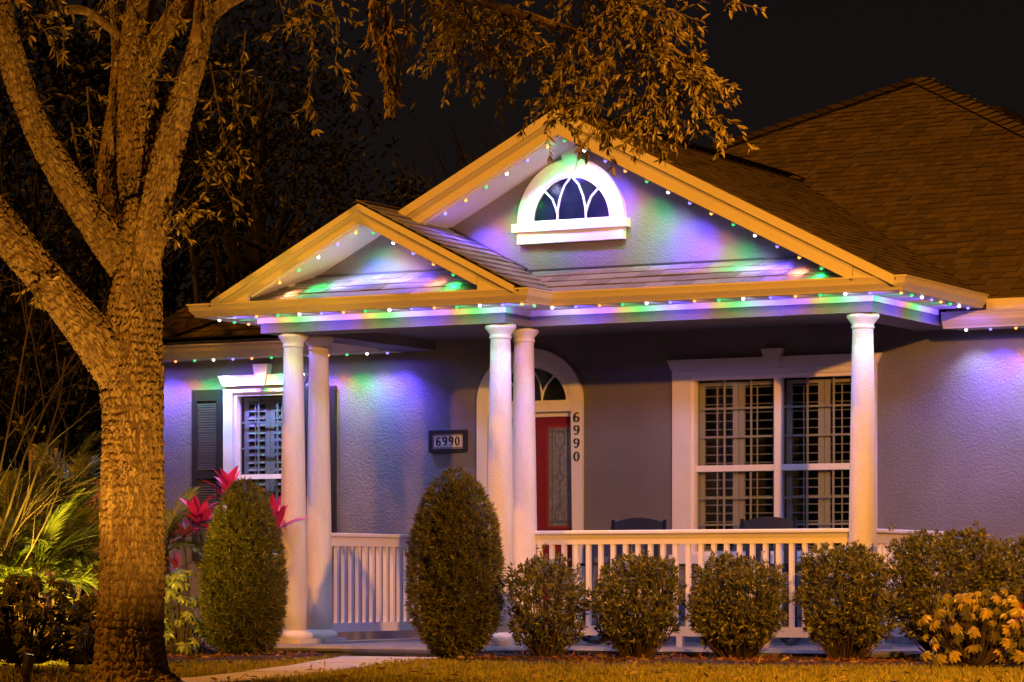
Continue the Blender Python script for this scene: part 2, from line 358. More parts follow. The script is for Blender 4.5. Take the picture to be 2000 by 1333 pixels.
# planting beds: low mulch mounds
def in_poly(x, y, poly):
    c = False; n = len(poly)
    for i in range(n):
        x0, y0 = poly[i]; x1, y1 = poly[(i + 1) % n]
        if (y0 > y) != (y1 > y) and x < (x1 - x0) * (y - y0) / (y1 - y0) + x0: c = not c
    return c
BED_R = [(-3.05, -0.55), (-2.75, -1.45), (-1.9, -1.72), (-0.8, -1.50), (0.2, -1.28), (1.0, -1.05), (2.2, -0.75), (5.2, -0.2), (5.2, 1.7), (0.2, 1.7), (0.2, -0.25), (-2.7, -0.25)]
BED_L = [(-4.30, -0.70), (-4.05, -1.35), (-3.85, -2.15), (-4.3, -2.9), (-5.2, -2.75), (-6.5, -2.65), (-9.5, -2.3), (-9.5, 1.8), (-5.05, 1.8), (-5.05, -0.6)]
PATH = [(-4.20, -0.62), (-3.80, -1.46), (-3.40, -2.48), (-3.06, -3.3), (-2.66, -4.4), (-2.30, -5.6), (-1.7, -8.2), (-1.15, -8.2), (-1.75, -5.6), (-2.10, -4.4), (-2.48, -3.2), (-2.84, -2.2), (-3.10, -1.3), (-3.05, -0.62)]
def bed(poly, name):
    b = MB(); x0 = min(p[0] for p in poly); x1 = max(p[0] for p in poly); y0 = min(p[1] for p in poly); y1 = max(p[1] for p in poly)
    st = 0.1; nx = int((x1 - x0) / st) + 2; ny = int((y1 - y0) / st) + 2; idx = {}
    for j in range(ny):
        for i in range(nx):
            x, y = x0 + i * st, y0 + j * st
            ins = in_poly(x, y, poly)
            idx[i, j] = len(b.v); b.v.append((x, y, (GZ + 0.035 + 0.018 * math.sin(x * 5.1) * math.cos(y * 4.3) + random.uniform(-.008, .008)) if ins else GZ - 0.03))
    for j in range(ny - 1):
        for i in range(nx - 1): b.f.append((idx[i, j], idx[i + 1, j], idx[i + 1, j + 1], idx[i, j + 1]))
    return b.build(name, 'bed', kind='structure', smooth=True)
bed(BED_R, 'planting_bed'); bed(BED_L, 'planting_bed')
gp = bpy.data.objects.new('garden_path', None); COL.objects.link(gp); gp['kind'] = 'structure'
nL = 7                                                  # cast slabs with open joints between them
for k in range(nL - 1):
    a0, a1 = PATH[k], PATH[k + 1]; b0, b1 = PATH[13 - k], PATH[12 - k]
    sh_ = lambda p, q, t: (p[0] + (q[0] - p[0]) * t, p[1] + (q[1] - p[1]) * t)
    MB().prism_z([sh_(a0, a1, .006), sh_(b0, b1, .006), sh_(b0, b1, .994), sh_(a0, a1, .994)], GZ - 0.06, GZ + 0.018 + .003 * (k % 2)).build('path_slab', 'path', gp)
# bark chips
def scatter(poly, n):
    x0 = min(p[0] for p in poly); x1 = max(p[0] for p in poly); y0 = min(p[1] for p in poly); y1 = max(p[1] for p in poly)
    out = []
    while len(out) < n:
        x, y = random.uniform(x0, x1), random.uniform(y0, y1)
        if in_poly(x, y, poly): out.append((x, y))
    return out
pts = np.array(scatter(BED_R, 9000) + scatter(BED_L, 9000)); n = len(pts)
P = np.column_stack([pts, GZ + 0.03 + rng.uniform(0, 0.022, n)]); D = rng.normal(size=(n, 3)); D[:, 2] *= 0.35
V, F = leaves(P, D, rng.uniform(0.02, 0.065, n), rng.uniform(0.008, 0.02, n), fold=0.15)
np_mesh('mulch', V, F, 'chips', kind='stuff')
# grass blades
n = 120000
gx = rng.uniform(-8.5, 3.4, n); gy = rng.uniform(-8.6, -0.9, n)
camx, camy = 8.288, -21.2139; a = R(28.0656)
dep = -(gx - camx) * math.sin(a) + (gy - camy) * math.cos(a); lat = ((gx - camx) * math.cos(a) + (gy - camy) * math.sin(a)) / dep
keep = (dep > 15.8) & (np.abs(lat) < 0.21)
BR, BL, PP = np.array(BED_R), np.array(BED_L), np.array(PATH)
def np_in(x, y, poly):
    c = np.zeros(len(x), bool); m = len(poly)
    for i in range(m):
        x0, y0 = poly[i]; x1, y1 = poly[(i + 1) % m]
        if y0 == y1: continue
        c ^= ((y0 > y) != (y1 > y)) & (x < (x1 - x0) * (y - y0) / (y1 - y0) + x0)
    return c
keep &= ~(np_in(gx, gy, BR) | np_in(gx, gy, BL) | np_in(gx, gy, PP))
gx, gy = gx[keep], gy[keep]; n = len(gx)
h = rng.uniform(0.028, 0.062, n) * (0.8 + 0.4 * vnoise(np.column_stack([gx * 2, gy * 2, gx * 0]))); w = rng.uniform(0.003, 0.006, n)
an = rng.uniform(0, 6.283, n); ln = rng.uniform(0.0, 0.035, n); la = rng.uniform(0, 6.283, n)
B0 = np.column_stack([gx, gy, np.full(n, GZ - 0.012)]); S = np.column_stack([np.cos(an), np.sin(an), 0 * an]) * w[:, None]
Ln = np.column_stack([np.cos(la) * ln, np.sin(la) * ln, 0 * ln])
V = np.stack([B0 - S, B0 + S, B0 + S * .8 + Ln * .35 + np.column_stack([0 * h, 0 * h, h * .6]), B0 - S * .8 + Ln * .35 + np.column_stack([0 * h, 0 * h, h * .6]), B0 + Ln + np.column_stack([0 * h, 0 * h, h])], 1).reshape(-1, 3)
b = (np.arange(n) * 5)[:, None]
np_mesh('grass', V, [b + np.array([[3, 2, 4]]), b + np.array([[0, 1, 2, 3]])], 'grass', kind='stuff')

# ================================================================== HOUSE
house = empty('house', (0, 0, 0), 'single storey grey stucco house with a columned front porch and two lit gables', 'house')
H = house
# --- front wall with openings
def wall_with_holes(name, y, x0, x1, z0, z1, holes, m='stucco', thick=0.14):
    b = MB(); cuts = sorted({x0, x1, *[h[0] for h in holes], *[h[1] for h in holes]})
    for a_, c_ in zip(cuts, cuts[1:]):
        mid = (a_ + c_) / 2; zs = [z0]
        for h in sorted([h for h in holes if h[0] < mid < h[1]], key=lambda q: q[2]): zs += [h[2], h[3]]
        zs.append(z1)
        for lo, hi in zip(zs[::2], zs[1::2]):
            if hi - lo > 1e-4: b.box(a_, c_, y, y + thick, lo, hi)
    return b.build(name, m, H)
wall_with_holes('front_wall', W, -7.85, 4.6, -0.15, 2.62, [(-6.86, -6.18, 0.70, 2.20), (-4.255, -3.405, 0.0, 1.94), (-2.33, -0.77, 0.70, 2.20)])
MB().box(-7.85, -7.71, W + 0.14, 11.4, -0.15, 2.62).build('side_wall', 'stucco', H)
MB().box(4.46, 4.6, W + 0.14, 11.4, -0.15, 2.62).build('side_wall', 'stucco', H)
MB().box(-7.85, 4.6, 11.4, 11.54, -0.15, 2.62).build('back_wall', 'stucco', H)
# dark rooms behind the windows
rm = MB(); rm.box(-7.4, -5.2, 3.2, 3.24, 0, 2.6).box(-3.0, 0.4, 3.6, 3.64, 0, 2.6).box(-7.7, 4.4, W + .16, 11.3, 2.56, 2.6).box(-7.7, 4.4, W + .16, 11.3, -.05, -.01).build('room_lining', 'room', H)

# --- porch floor: bullnosed slab
SL = [(-5.14, 1.85), (-5.14, -0.56), (-5.05, -0.66), (-2.90, -0.66), (-2.75, -0.30), (0.34, -0.30), (0.34, 1.85)]
sl = MB()
prof = [(-0.40, 0.0), (0.0, 0.0), (0.028, -0.007), (0.042, -0.026), (0.036, -0.046), (0.012, -0.058), (0.0, -0.060), (0.0, -0.17), (-0.40, -0.17)]
sl.sweep(SL, prof)
slab_poly = [(0.30, 1.85), (0.30, -0.26), (-2.78, -0.26), (-2.93, -0.62), (-5.03, -0.62), (-5.10, -0.55), (-5.10, 1.85)]
sl.prism_z(slab_poly, -0.16, -0.003)
sl.build('porch_floor', 'slab', H)

# --- beams, ceiling, frieze
def beam(name, x0, x1, y0, y1, top=2.62): return MB().box(x0, x1, y0, y1, 2.50, top).build(name, 'stucco', H)
BW = 0.34
beam('porch_beam', XL, XM, YA, YA + BW)
beam('porch_beam', XM - BW, XM, YA + BW + .001, BW)
beam('porch_beam', XM + .001, 0, 0, BW)
beam('porch_beam', -BW, 0, BW + .001, W - .001)
beam('porch_beam', XL, XL + BW, YA + BW + .001, W - .001)
MB().box(XL + .01, -.01, .012, W + .05, 2.585, 2.612).box(XL + .01, XM - .01, YA + .01, .012, 2.585, 2.612).build('porch_ceiling', 'stucco', H)
OUT = [(XL, 1.30), (XL, YA), (XM, YA), (XM, 0), (0, 0), (0, 1.36)]   # travel with outside on the right? (checked below)
OUTR = OUT  # heading -y on the left side: right of travel is -x (outside)
MB().sweep(OUTR, [(0.0, 2.578), (0.020, 2.578), (0.020, 2.624), (0.0, 2.624)]).build('frieze_board', 'trim', H)
MB().sweep(OUTR, [(0.012, 2.622), (0.345, 2.622), (0.345, 2.636), (0.012, 2.636)]).build('porch_soffit', 'soffit', H)
KP = [(0.330, 2.617), (0.380, 2.617), (0.383, 2.628), (0.392, 2.640), (0.412, 2.664), (0.420, 2.690), (0.420, 2.706), (0.431, 2.708), (0.431, 2.720), (0.420, 2.720), (0.418, 2.712), (0.330, 2.712)]
MB().sweep(OUTR, KP).build('porch_gutter', 'gutter', H)
# gutter corner sleeves
for cx, cy in ((XM, YA), (0, 0)):
    pass
# --- wing gutters
def wing_gutter(x0, x1, ye=1.40):
    y = ye + 0.12
    prof = [(y, 2.478), (y - 0.065, 2.478), (y - 0.068, 2.49), (y - .085, 2.510), (y - .105, 2.540), (y - .112, 2.575), (y - .112, 2.588), (y - .122, 2.590), (y - .122, 2.603), (y - .110, 2.603), (y, 2.600)]
    b = MB(); k = len(prof)
    b.add([(x0, a_, z) for a_, z in prof] + [(x1, a_, z) for a_, z in prof], [tuple(range(k)), tuple(range(2 * k - 1, k - 1, -1))] + [(i, (i + 1) % k, (i + 1) % k + k, i + k) for i in range(k)])
    return b.build('wing_gutter', 'gutter', H)
wing_gutter(0.022, 4.9); wing_gutter(-8.10, XL - 0.005)
MB().box(0.022, 4.9, 1.50, W, 2.492, 2.505).build('wing_soffit', 'soffit', H)
MB().box(-8.10, XL - .005, 1.50, W, 2.492, 2.505).build('wing_soffit', 'soffit', H)
MB().box(0.022, 4.9, 1.522, 1.54, 2.48, 2.64).build('fascia_board', 'trim', H)
MB().box(-8.10, XL - .005, 1.522, 1.54, 2.48, 2.64).build('fascia_board', 'trim', H)
MB().box(0.40, 1.9, 1.386, 1.392, 2.604, 2.690).build('splash_guard', 'gutter', H)

# --- columns
def column(x, y):
    sh = MB(); n = 13; prof = []
    for i in range(n):
        t = i / (n - 1); r = 0.109 - (0.109 - 0.078) * (max(0, t - 0.12) / 0.88) ** 1.35
        prof.append((r, 0.075 + t * 2.325))
    c = sh.lathe(prof, (x, y), 40).build('column', 'stucco_white', H, smooth=True)
    ba = MB().box(x - .165, x + .165, y - .165, y + .165, 0.0, 0.040).build('plinth', 'plinth', c)
    MB().lathe([(.150, .040), (.158, .052), (.158, .070), (.146, .084), (.128, .092), (.112, .106)], (x, y), 40).build('base', 'trim_tex', c, smooth=True)
    MB().lathe([(.078, 2.385), (.086, 2.392), (.088, 2.405), (.082, 2.412), (.084, 2.425), (.098, 2.442), (.112, 2.462), (.122, 2.472), (.124, 2.485), (.120, 2.4995)], (x, y), 40).build('capital', 'trim_tex', c, smooth=True)
    return c
CX = [(-4.88, -0.27), (-4.88, 0.12), (-2.98, -0.27), (-2.98, 0.12), (-0.13, 0.14)]
for p in CX: column(*p)

# --- gables
PI2 = 0.51
def gable(xr, zr, y0, ywall, half_l, half_r, up_h, low_h, zbase):
    """rake boards (two steps), raked soffit, wall"""
    def zat(x): return zr - PI2 * abs(x - xr)
    xl, xr2 = xr - half_l, xr + half_r
    for sgn, hf in ((-1, half_l), (1, half_r)):
        xe = xr + sgn * hf
        cut = xr + sgn * (hf - 0.33)
        meets = sgn < 0 and half_l != half_r          # dies into the small gable's roof
        if meets:
            at_k = lambda k: (-3.936 + k) / 1.02
            xe = cut = at_k(up_h + low_h)
            u_e = [(at_k(0), zat(at_k(0))), (at_k(up_h), zat(at_k(up_h)) - up_h)]; l_e = [(at_k(up_h), zat(at_k(up_h)) - up_h - .002), (xe, zat(xe) - up_h - low_h)]
        else:
            u_e = [(xe, zat(xe)), (xe, zat(xe) - up_h)]; l_e = [(cut, zat(cut) - up_h - .002), (cut, zat(cut) - up_h - low_h)]
        up = MB().prism_y([(xr, zr), *u_e, (xr, zr - up_h)], y0 - 0.022, y0 + 0.02).build('rake_board', 'gutter', H)
        lo = MB().prism_y([(xr, zr - up_h - .002), *l_e, (xr, zr - up_h - low_h)], y0, y0 + 0.024).build('rake_board', 'gutter', H)
        if not meets:
            zf = zbase
            xq = xr + sgn * (abs(zr - up_h - .004 - zf) / PI2)
            c2 = cut + sgn * 0.004
            MB().prism_y([(c2, zat(c2) - up_h - .004), (c2, zf), (xq, zf)], y0 + 0.006, y0 + 0.05).build('rake_return', 'gutter', H)
        zs = zr - up_h - low_h + 0.012; th = 0.012
        MB().prism_y([(xr, zs), (cut, zs - PI2 * abs(cut - xr)), (cut, zs + th - PI2 * abs(cut - xr)), (xr, zs + th)], y0 + .025, ywall + .01).build('rake_soffit', 'soffit', H)
        # light track strip along the soffit, near the fascia
        MB().prism_y([(xr, zs - .001), (cut, zs - .001 - PI2 * abs(cut - xr)), (cut, zs - .018 - PI2 * abs(cut - xr)), (xr, zs - .018)], y0 + .055, y0 + .085).build('light_track', 'trim', H)
    zw = zr - up_h - low_h + 0.02
    zl = 2.72; xa, xb = xr - min(half_l, (zw - zl) / PI2), xr + (zw - zl) / PI2
    MB().prism_y([(xr, zw), (xa, zw - PI2 * (xr - xa)), (xa, zl - .01), (xb, zl - .01), (xb, zl)], ywall, ywall + .1).build('gable_wall', 'stucco', H)
GX, GZR, GY, GW = -2.412, 4.122, -0.42, 0.08
SX, SZR, SY, SW = -3.918, 3.434, -0.84, -0.34
gable(GX, GZR, GY, GW, 1.55, 2.75, 0.075, 0.122, 2.715)
gable(SX, SZR, SY, SW, 1.365, 1.365, 0.052, 0.098, 2.722)

# --- roof decks (solid under the shingles)
def slab(pts, th=0.03, name='roof_deck', m='deck', parent=H):
    b = MB(); n = len(pts); b.add(list(pts) + [(x, y, z - th) for x, y, z in pts], [tuple(range(n)), tuple(range(2 * n - 1, n - 1, -1))] + [((i + 1) % n, i, i + n, (i + 1) % n + n) for i in range(n)])
    return b.build(name, m, parent)
def gz(x): return GZR - PI2 * abs(x - GX)
def sz(x): return SZR - PI2 * abs(x - SX)
EZ = 2.66; EY = 1.40
def fz(y): return EZ + PI2 * (y - EY)
YV = EY + (GZR - EZ) / PI2
PKX, PKY = -2.10, 6.65; PKZ = fz(PKY)
roof = slab([(GX, GY, GZR), (0.345, GY, gz(0.345)), (0.345, 1.5, gz(0.345)), (GX, YV, GZR)], name='roof')
slab([(GX, GY, GZR), (GX, YV, GZR), (-5.2, 1.5, gz(-5.2)), (-5.2, GY + .06, gz(-5.2))], parent=roof)
slab([(SX, SY, SZR), (SX + 1.40, SY, sz(SX + 1.40)), (SX + 1.40, GW + .02, sz(SX + 1.40)), (SX, GW + .02, SZR)], parent=roof)
slab([(SX, SY, SZR), (SX, GW + .4, SZR), (SX - 1.40, GW + .4, sz(SX - 1.40)), (SX - 1.40, SY, sz(SX - 1.40))], parent=roof)
HB = PKX - (PKY - EY); HF = PKX + (PKY - EY); BY = PKY + (PKY - EY)
slab([(HB, EY, EZ), (HF, EY, EZ), (PKX, PKY, PKZ)], parent=roof)
slab([(HF, EY, EZ), (HF, BY, EZ), (PKX, PKY, PKZ)], parent=roof)
slab([(HF, BY, EZ), (HB, BY, EZ), (PKX, PKY, PKZ)], parent=roof)
slab([(HB, BY, EZ), (HB, EY, EZ), (PKX, PKY, PKZ)], parent=roof)
# low wings left and right
def wing_roof(x0, x1, hipx):
    yr = 3.2; zr = fz(yr); yb = 5.0
    slab([(x0, EY, EZ - .004), (x1, EY, EZ - .004), (x1 if hipx < 0 else x1 - 1.8, yr, zr - .004), (x0 + 1.8 if hipx < 0 else x0, yr, zr - .004)], parent=roof)
    slab([(x0 + 1.8 if hipx < 0 else x0, yr, zr - .004), (x1 if hipx < 0 else x1 - 1.8, yr, zr - .004), (x1, 5.2, EZ), (x0, 5.2, EZ)], parent=roof)
    e = x0 if hipx < 0 else x1; q = x0 + 1.8 if hipx < 0 else x1 - 1.8
    slab([(e, EY, EZ), (q, yr, zr), (e, 5.2, EZ)], parent=roof)
wing_roof(-8.10, -4.0, -1); wing_roof(0.6, 4.9, 1)
# rear hip seen past the right shoulder of the main roof
slab([(-2.821, 10.261, 5.627), (-2.577, 10.391, 5.627), (-1.723, 10.846, 5.168), (-1.723, 10.846, 3.675), (-3.821, 9.727, 3.675), (-3.529, 9.883, 4.947)], th=0.3, name='rear_roof', m='shingle_field')

# --- shingles
SH_W = [0.16, 0.20, 0.24]
def shingle_mesh(w):
    b = MB().box(0, w - 0.003, 0, 0.165, 0, 0.007)
    me = bpy.data.meshes.new('shingle'); me.from_pydata(b.v, [], b.f); me.materials.append(M['shingle']); return me
SHM = [shingle_mesh(w) for w in SH_W]
def lay(o0, ux, us, nrm, rows, length, expo, test, parent, flush=False):
    """o0 eave start, ux along the eave, us up the slope"""
    ux = Vector(ux).normalized(); us = Vector(us).normalized(); nrm = Vector(nrm).normalized(); o0 = Vector(o0)
    for r_ in range(rows):
        x = 0.0 if flush else -random.uniform(0, 0.2)
        first = flush
        while x < length:
            k = random.randrange(3); w = SH_W[k]
            lift = 0.012 + 0.004 * random.random() * (k == 1)
            p = o0 + ux * x + us * (r_ * expo) + nrm * 0.010
            c = p + ux * w / 2 + us * 0.06
            if test(c):
                o = bpy.data.objects.new('shingle', SHM[k]); COL.objects.link(o); o.parent = parent
                tilt = math.atan2(lift, 0.165)
                us2 = (us * math.cos(tilt) - nrm * math.sin(tilt)).normalized(); n2 = ux.cross(us2)
                if n2.dot(nrm) < 0: n2 = -n2
                m4 = Matrix((ux, us2, n2)).transposed().to_4x4(); m4.translation = p + nrm * (lift + random.uniform(0, .002)); o.matrix_world = m4
            x += w
    return
cs = math.sqrt(1 + PI2 ** 2)
UY = Vector((0, 1, PI2)).normalized(); NY = Vector((0, -PI2, 1)).normalized()
pent = roof
# pent strips below the two gable walls
PY0 = -0.345; PZ0 = 2.705
slab([(-3.2, PY0, PZ0), (0.20, PY0, PZ0), (-0.14, GW + .02, PZ0 + PI2 * (GW + .02 - PY0)), (-3.2, GW + .02, PZ0 + PI2 * (GW + .02 - PY0))], name='pent_deck', parent=roof)
slab([(-5.20, SY + .075, PZ0), (-2.64, SY + .075, PZ0), (-3.02, SW + .02, PZ0 + PI2 * (SW + .02 - SY - .075)), (-4.82, SW + .02, PZ0 + PI2 * (SW + .02 - SY - .075))], name='pent_deck', parent=roof)
lay((-3.1, PY0 - .012, PZ0 - .006), (1, 0, 0), UY, NY, 4, 3.35, 0.118, lambda c: c.x > SX + (SZR - PZ0 - PI2 * (c.y - PY0)) / PI2 - 0.02 and c.z < gz(c.x) - .09, roof)
lay((-5.15, SY + .063, PZ0 - .006), (1, 0, 0), UY, NY, 4, 2.5, 0.118, lambda c: c.z < sz(c.x) - .09, roof)
# right slope of the small gable
UX = Vector((-1, 0, PI2)).normalized(); NX = Vector((PI2, 0, 1)).normalized()
def on_small(c):
    pz = PZ0 + PI2 * (c.y - PY0)
    return c.y < GW + .05 and not (c.y > PY0 and sz(c.x) < pz - .01) and c.x > SX - .02 and c.x < SX + 1.40 and (c.y < PY0 or c.x < 0)
lay((SX + 1.415, SY - .012, sz(SX + 1.415)), (0, 1, 0), UX, NX, 13, GW - SY + .06, 0.122, on_small, roof, True)
# flashing where the strips meet the walls
MB().box(-2.95, 0.0, GW - .022, GW + .005, PZ0 + PI2 * (GW - PY0) - .01, PZ0 + PI2 * (GW - PY0) + .030).build('flashing', 'flash', roof)
MB().box(-4.75, -3.05, SW - .022, SW + .005, PZ0 + PI2 * (SW - SY - .075) - .01, PZ0 + PI2 * (SW - SY - .075) + .030).build('flashing', 'flash', roof)
MB().bar((-2.93, GW - .012, sz(-2.93) + .03), (SX + .02, GW - .012, sz(SX) + .03), 0.02, 0.035, (0, 1, 0)).build('flashing', 'flash', roof)
MB().bar((SX, SY, SZR + .018), (SX, GW, SZR + .018), 0.12, 0.012).build('ridge_cap', 'shingle_field', roof)
# large slopes: too many shingles to pick apart, real pieces joined
def field(o0, ux, us, nrm, rows, length, expo, test, name, m='shingle_field', wmul=1.0, flush=False):
    ux = Vector(ux).normalized(); us = Vector(us).normalized(); nrm = Vector(nrm).normalized(); o0 = Vector(o0); b = MB()
    for r_ in range(rows):
        x = 0.0 if flush else -random.uniform(0, 0.3)
        while x < length:
            w = random.choice((0.08, 0.10, 0.13, 0.16)) * wmul; hgt = random.choice((0.004, 0.005, 0.011))
            p = o0 + ux * x + us * (r_ * expo); c = p + ux * w / 2 + us * expo / 2
            if test(c):
                q = [p, p + ux * (w - .004), p + ux * (w - .004) + us * (expo + .03), p + us * (expo + .03)]
                lift = [hgt + .006, hgt + .006, 0.004, 0.004]
                top = [a_ + nrm * l for a_, l in zip(q, lift)]; bot = [a_ - nrm * .002 for a_ in q]
                b.add(top + bot, [(0, 1, 2, 3), (0, 4, 5, 1), (1, 5, 6, 2), (3, 7, 4, 0)])
            x += w
    return b.build(name, m, roof, kind='stuff', fix=False)
field((GX + 2.757, GY + .005, gz(GX + 2.757)), (0, 1, 0), UX, NX, 26, YV - GY + .3, 0.122, lambda c: c.y < EY + (c.z - EZ) / PI2 + .03 and c.x > GX, 'shingle_field', flush=True)
field((HB, EY, EZ), (1, 0, 0), UY, NY, 49, HF - HB, 0.122, lambda c: abs(c.x - PKX) < (PKY - c.y) + .02 and (c.z > gz(c.x) - .03 or c.x > 0.36), 'shingle_field')
field((-8.10, EY, EZ - .004), (1, 0, 0), UY, NY, 16, 4.3, 0.122, lambda c: c.x > -8.10 + (c.y - EY), 'shingle_field')
field((0.9, EY, EZ - .004), (1, 0, 0), UY, NY, 16, 4.0, 0.122, lambda c: c.x > PKX + (PKY - c.y) and c.x < 4.9 - (c.y - EY), 'shingle_field')
def caps(p, q, name='ridge_cap'):
    p = Vector(p); q = Vector(q); L = (q - p).length; d = (q - p) / L; n_ = int(L / 0.14); b = MB()
    s_ = d.cross(Vector((0, 0, 1))).normalized(); u = s_.cross(d)
    for i in range(n_):
        a_ = p + d * (i * .14) + u * .03; c_ = a_ + d * .17
        b.add([a_ + s_ * .13 - u * .045 + u * .012, a_ + u * .02, a_ - s_ * .13 - u * .045 + u * .012, c_ + s_ * .13 - u * .045, c_, c_ - s_ * .13 - u * .045], [(0, 1, 4, 3), (1, 2, 5, 4), (0, 3, 4, 1)])
    return b.build(name, 'shingle_field', roof, kind='stuff')
caps((HF, EY, EZ), (PKX, PKY, PKZ)); caps((HB, EY, EZ), (PKX, PKY, PKZ)); caps((GX, GY, GZR), (GX, YV, GZR))

# --- windows
def arc(cx, cz, rx, rz, a0, a1, n): return [(cx + rx * math.cos(a0 + (a1 - a0) * i / n), cz + rz * math.sin(a0 + (a1 - a0) * i / n)) for i in range(n + 1)]
def louver_panel(win, x0, x1, z0, z1, y, tilt, pitch, st=0.045, lm='louver'):
    MB().box(x0, x0 + st, y, y + .022, z0, z1).build('shutter_stile', lm, win)
    MB().box(x1 - st, x1, y, y + .022, z0, z1).build('shutter_stile', lm, win)
    MB().box(x0 + st, x1 - st, y, y + .022, z1 - .03, z1).build('shutter_rail', lm, win)
    MB().box(x0 + st, x1 - st, y, y + .022, z0, z0 + .03).build('shutter_rail', lm, win)
    n_ = int((z1 - z0 - .07) / pitch); me = None
    for i in range(n_ + 1):
        z = z0 + .045 + i * (z1 - z0 - .09) / n_
        if me is None:
            b = MB(); hw = (x1 - x0) / 2 - st - .002; pr_ = [(-.032, 0), (-.013, .0042), (.013, .0042), (.032, 0), (.013, -.0042), (-.013, -.0042)]
            k = len(pr_); ca, sa = math.cos(tilt), math.sin(tilt); pr_ = [(a_ * ca - c_ * sa, a_ * sa + c_ * ca) for a_, c_ in pr_]
            b.add([(-hw, a_, c_) for a_, c_ in pr_] + [(hw, a_, c_) for a_, c_ in pr_], [tuple(range(k)), tuple(range(2 * k - 1, k - 1, -1))] + [(i_, (i_ + 1) % k, (i_ + 1) % k + k, i_ + k) for i_ in range(k)])
            me = bpy.data.meshes.new('louver'); me.from_pydata(b.v, [], b.f); me.materials.append(M[lm])
        o = link('louver', me, win); o.location = ((x0 + x1) / 2, y + .011, z)
    MB().box((x0 + x1) / 2 - .005, (x0 + x1) / 2 + .005, y - .030, y - .024, z0 + .05, z1 - .05).build('tilt_rod', lm, win)
def flared_header(win, xl0, xl1, xr1, xr0, zb, zt, kx, kw, kzt, kzb, y0):
    MB().prism_y([(xl0, zt), (xl1, zb), (xr1, zb), (xr0, zt)], W - y0, W).build('header', 'trim_tex', win)
    MB().prism_y([(kx - kw, kzt), (kx - kw * .55, kzb), (kx + kw * .55, kzb), (kx + kw, kzt)], W - y0 - .022, W - .001).build('keystone', 'trim_tex', win)
def sash_window(label, mm_, xo0, xo1, tw, zt, zb, units, mid, header):
    zrail0, zrail1 = mid
    fr = MB(); fr.box(xo0, xo0 + tw, W - .035, W + .04, zb - .06, zt + .05).box(xo1 - tw, xo1, W - .035, W + .04, zb - .06, zt + .05).box(xo0 + tw, xo1 - tw, W - .034, W + .04, zt, zt + .05)
    win = fr.build('window', 'trim_tex', H, label=label)
    # stepped inner frame
    f2 = MB(); a0, a1 = xo0 + tw, xo1 - tw
    f2.box(a0, a0 + .03, W - .012, W + .07, zb, zt).box(a1 - .03, a1, W - .012, W + .07, zb, zt).box(a0 + .03, a1 - .03, W - .011, W + .07, zt - .03, zt)
    f2.build('inner_frame', 'trim', win)
    MB().box(xo0 - .02, xo1 + .02, W - .06, W + .06, zb - .075, zb).build('sill', 'trim_tex', win)
    flared_header(win, *header)
    for (u0, u1, mv) in units:
        MB().box(u0, u1, W + .012, W + .05, zrail0, zrail1).build('sash_rail', 'trim', win)
        MB().box(u0, u1, W + .022, W + .055, zb, zb + .028).build('sash_rail', 'trim', win)
        for (z0, z1, yy) in ((zrail1, zt - .03, .046), (zb + .028, zrail0, .036)):
            MB().box(u0, u1, W + yy, W + yy + .004, z0, z1).build('pane', 'glass', win)
            for x in mv: MB().box(x - .0085, x + .0085, W + yy + .006, W + yy + .014, z0, z1).build('muntin', mm_, win)
            for k in (1, 2):
                z = z0 + (z1 - z0) * k / 3
                MB().box(u0, u1, W + yy + .007, W + yy + .013, z - .008, z + .008).build('muntin', mm_, win)
    return win
wl = sash_window('window with half-closed white louvers and black shutters beside it', 'louver_blue_lit', -6.943, -6.10, 0.10, 2.19, 0.72, [(-6.81, -6.235, (-6.62, -6.42))], (1.414, 1.455), (-6.988, -6.931, -6.11, -6.054, 2.248, 2.344, -6.519, 0.080, 2.437, 2.245, 0.06))
louver_panel(wl, -6.80, -6.525, .74, 2.15, W + .095, R(44), .066, .05, 'louver_blue_lit'); louver_panel(wl, -6.52, -6.245, .74, 2.15, W + .095, R(44), .066, .05, 'louver_blue_lit')
wb_ = sash_window('wide double window with open louvers behind the porch railing', 'louver', -2.487, -0.682, 0.165, 2.195, 0.72, [(-2.29, -1.58, (-2.05, -1.81)), (-1.52, -0.88, (-1.31, -1.08))], (1.408, 1.459), (-2.529, -2.487, -0.682, -0.636, 2.248, 2.337, -1.577, 0.092, 2.402, 2.245, 0.05))
MB().box(-1.58, -1.52, W - .006, W + .065, .72, 2.165).build('mullion', 'trim', wb_)
for x0, x1 in ((-2.30, -1.945), (-1.94, -1.585), (-1.515, -1.185), (-1.18, -0.85)): louver_panel(wb_, x0, x1, .74, 2.15, W + .10, R(9), .0685, .05)
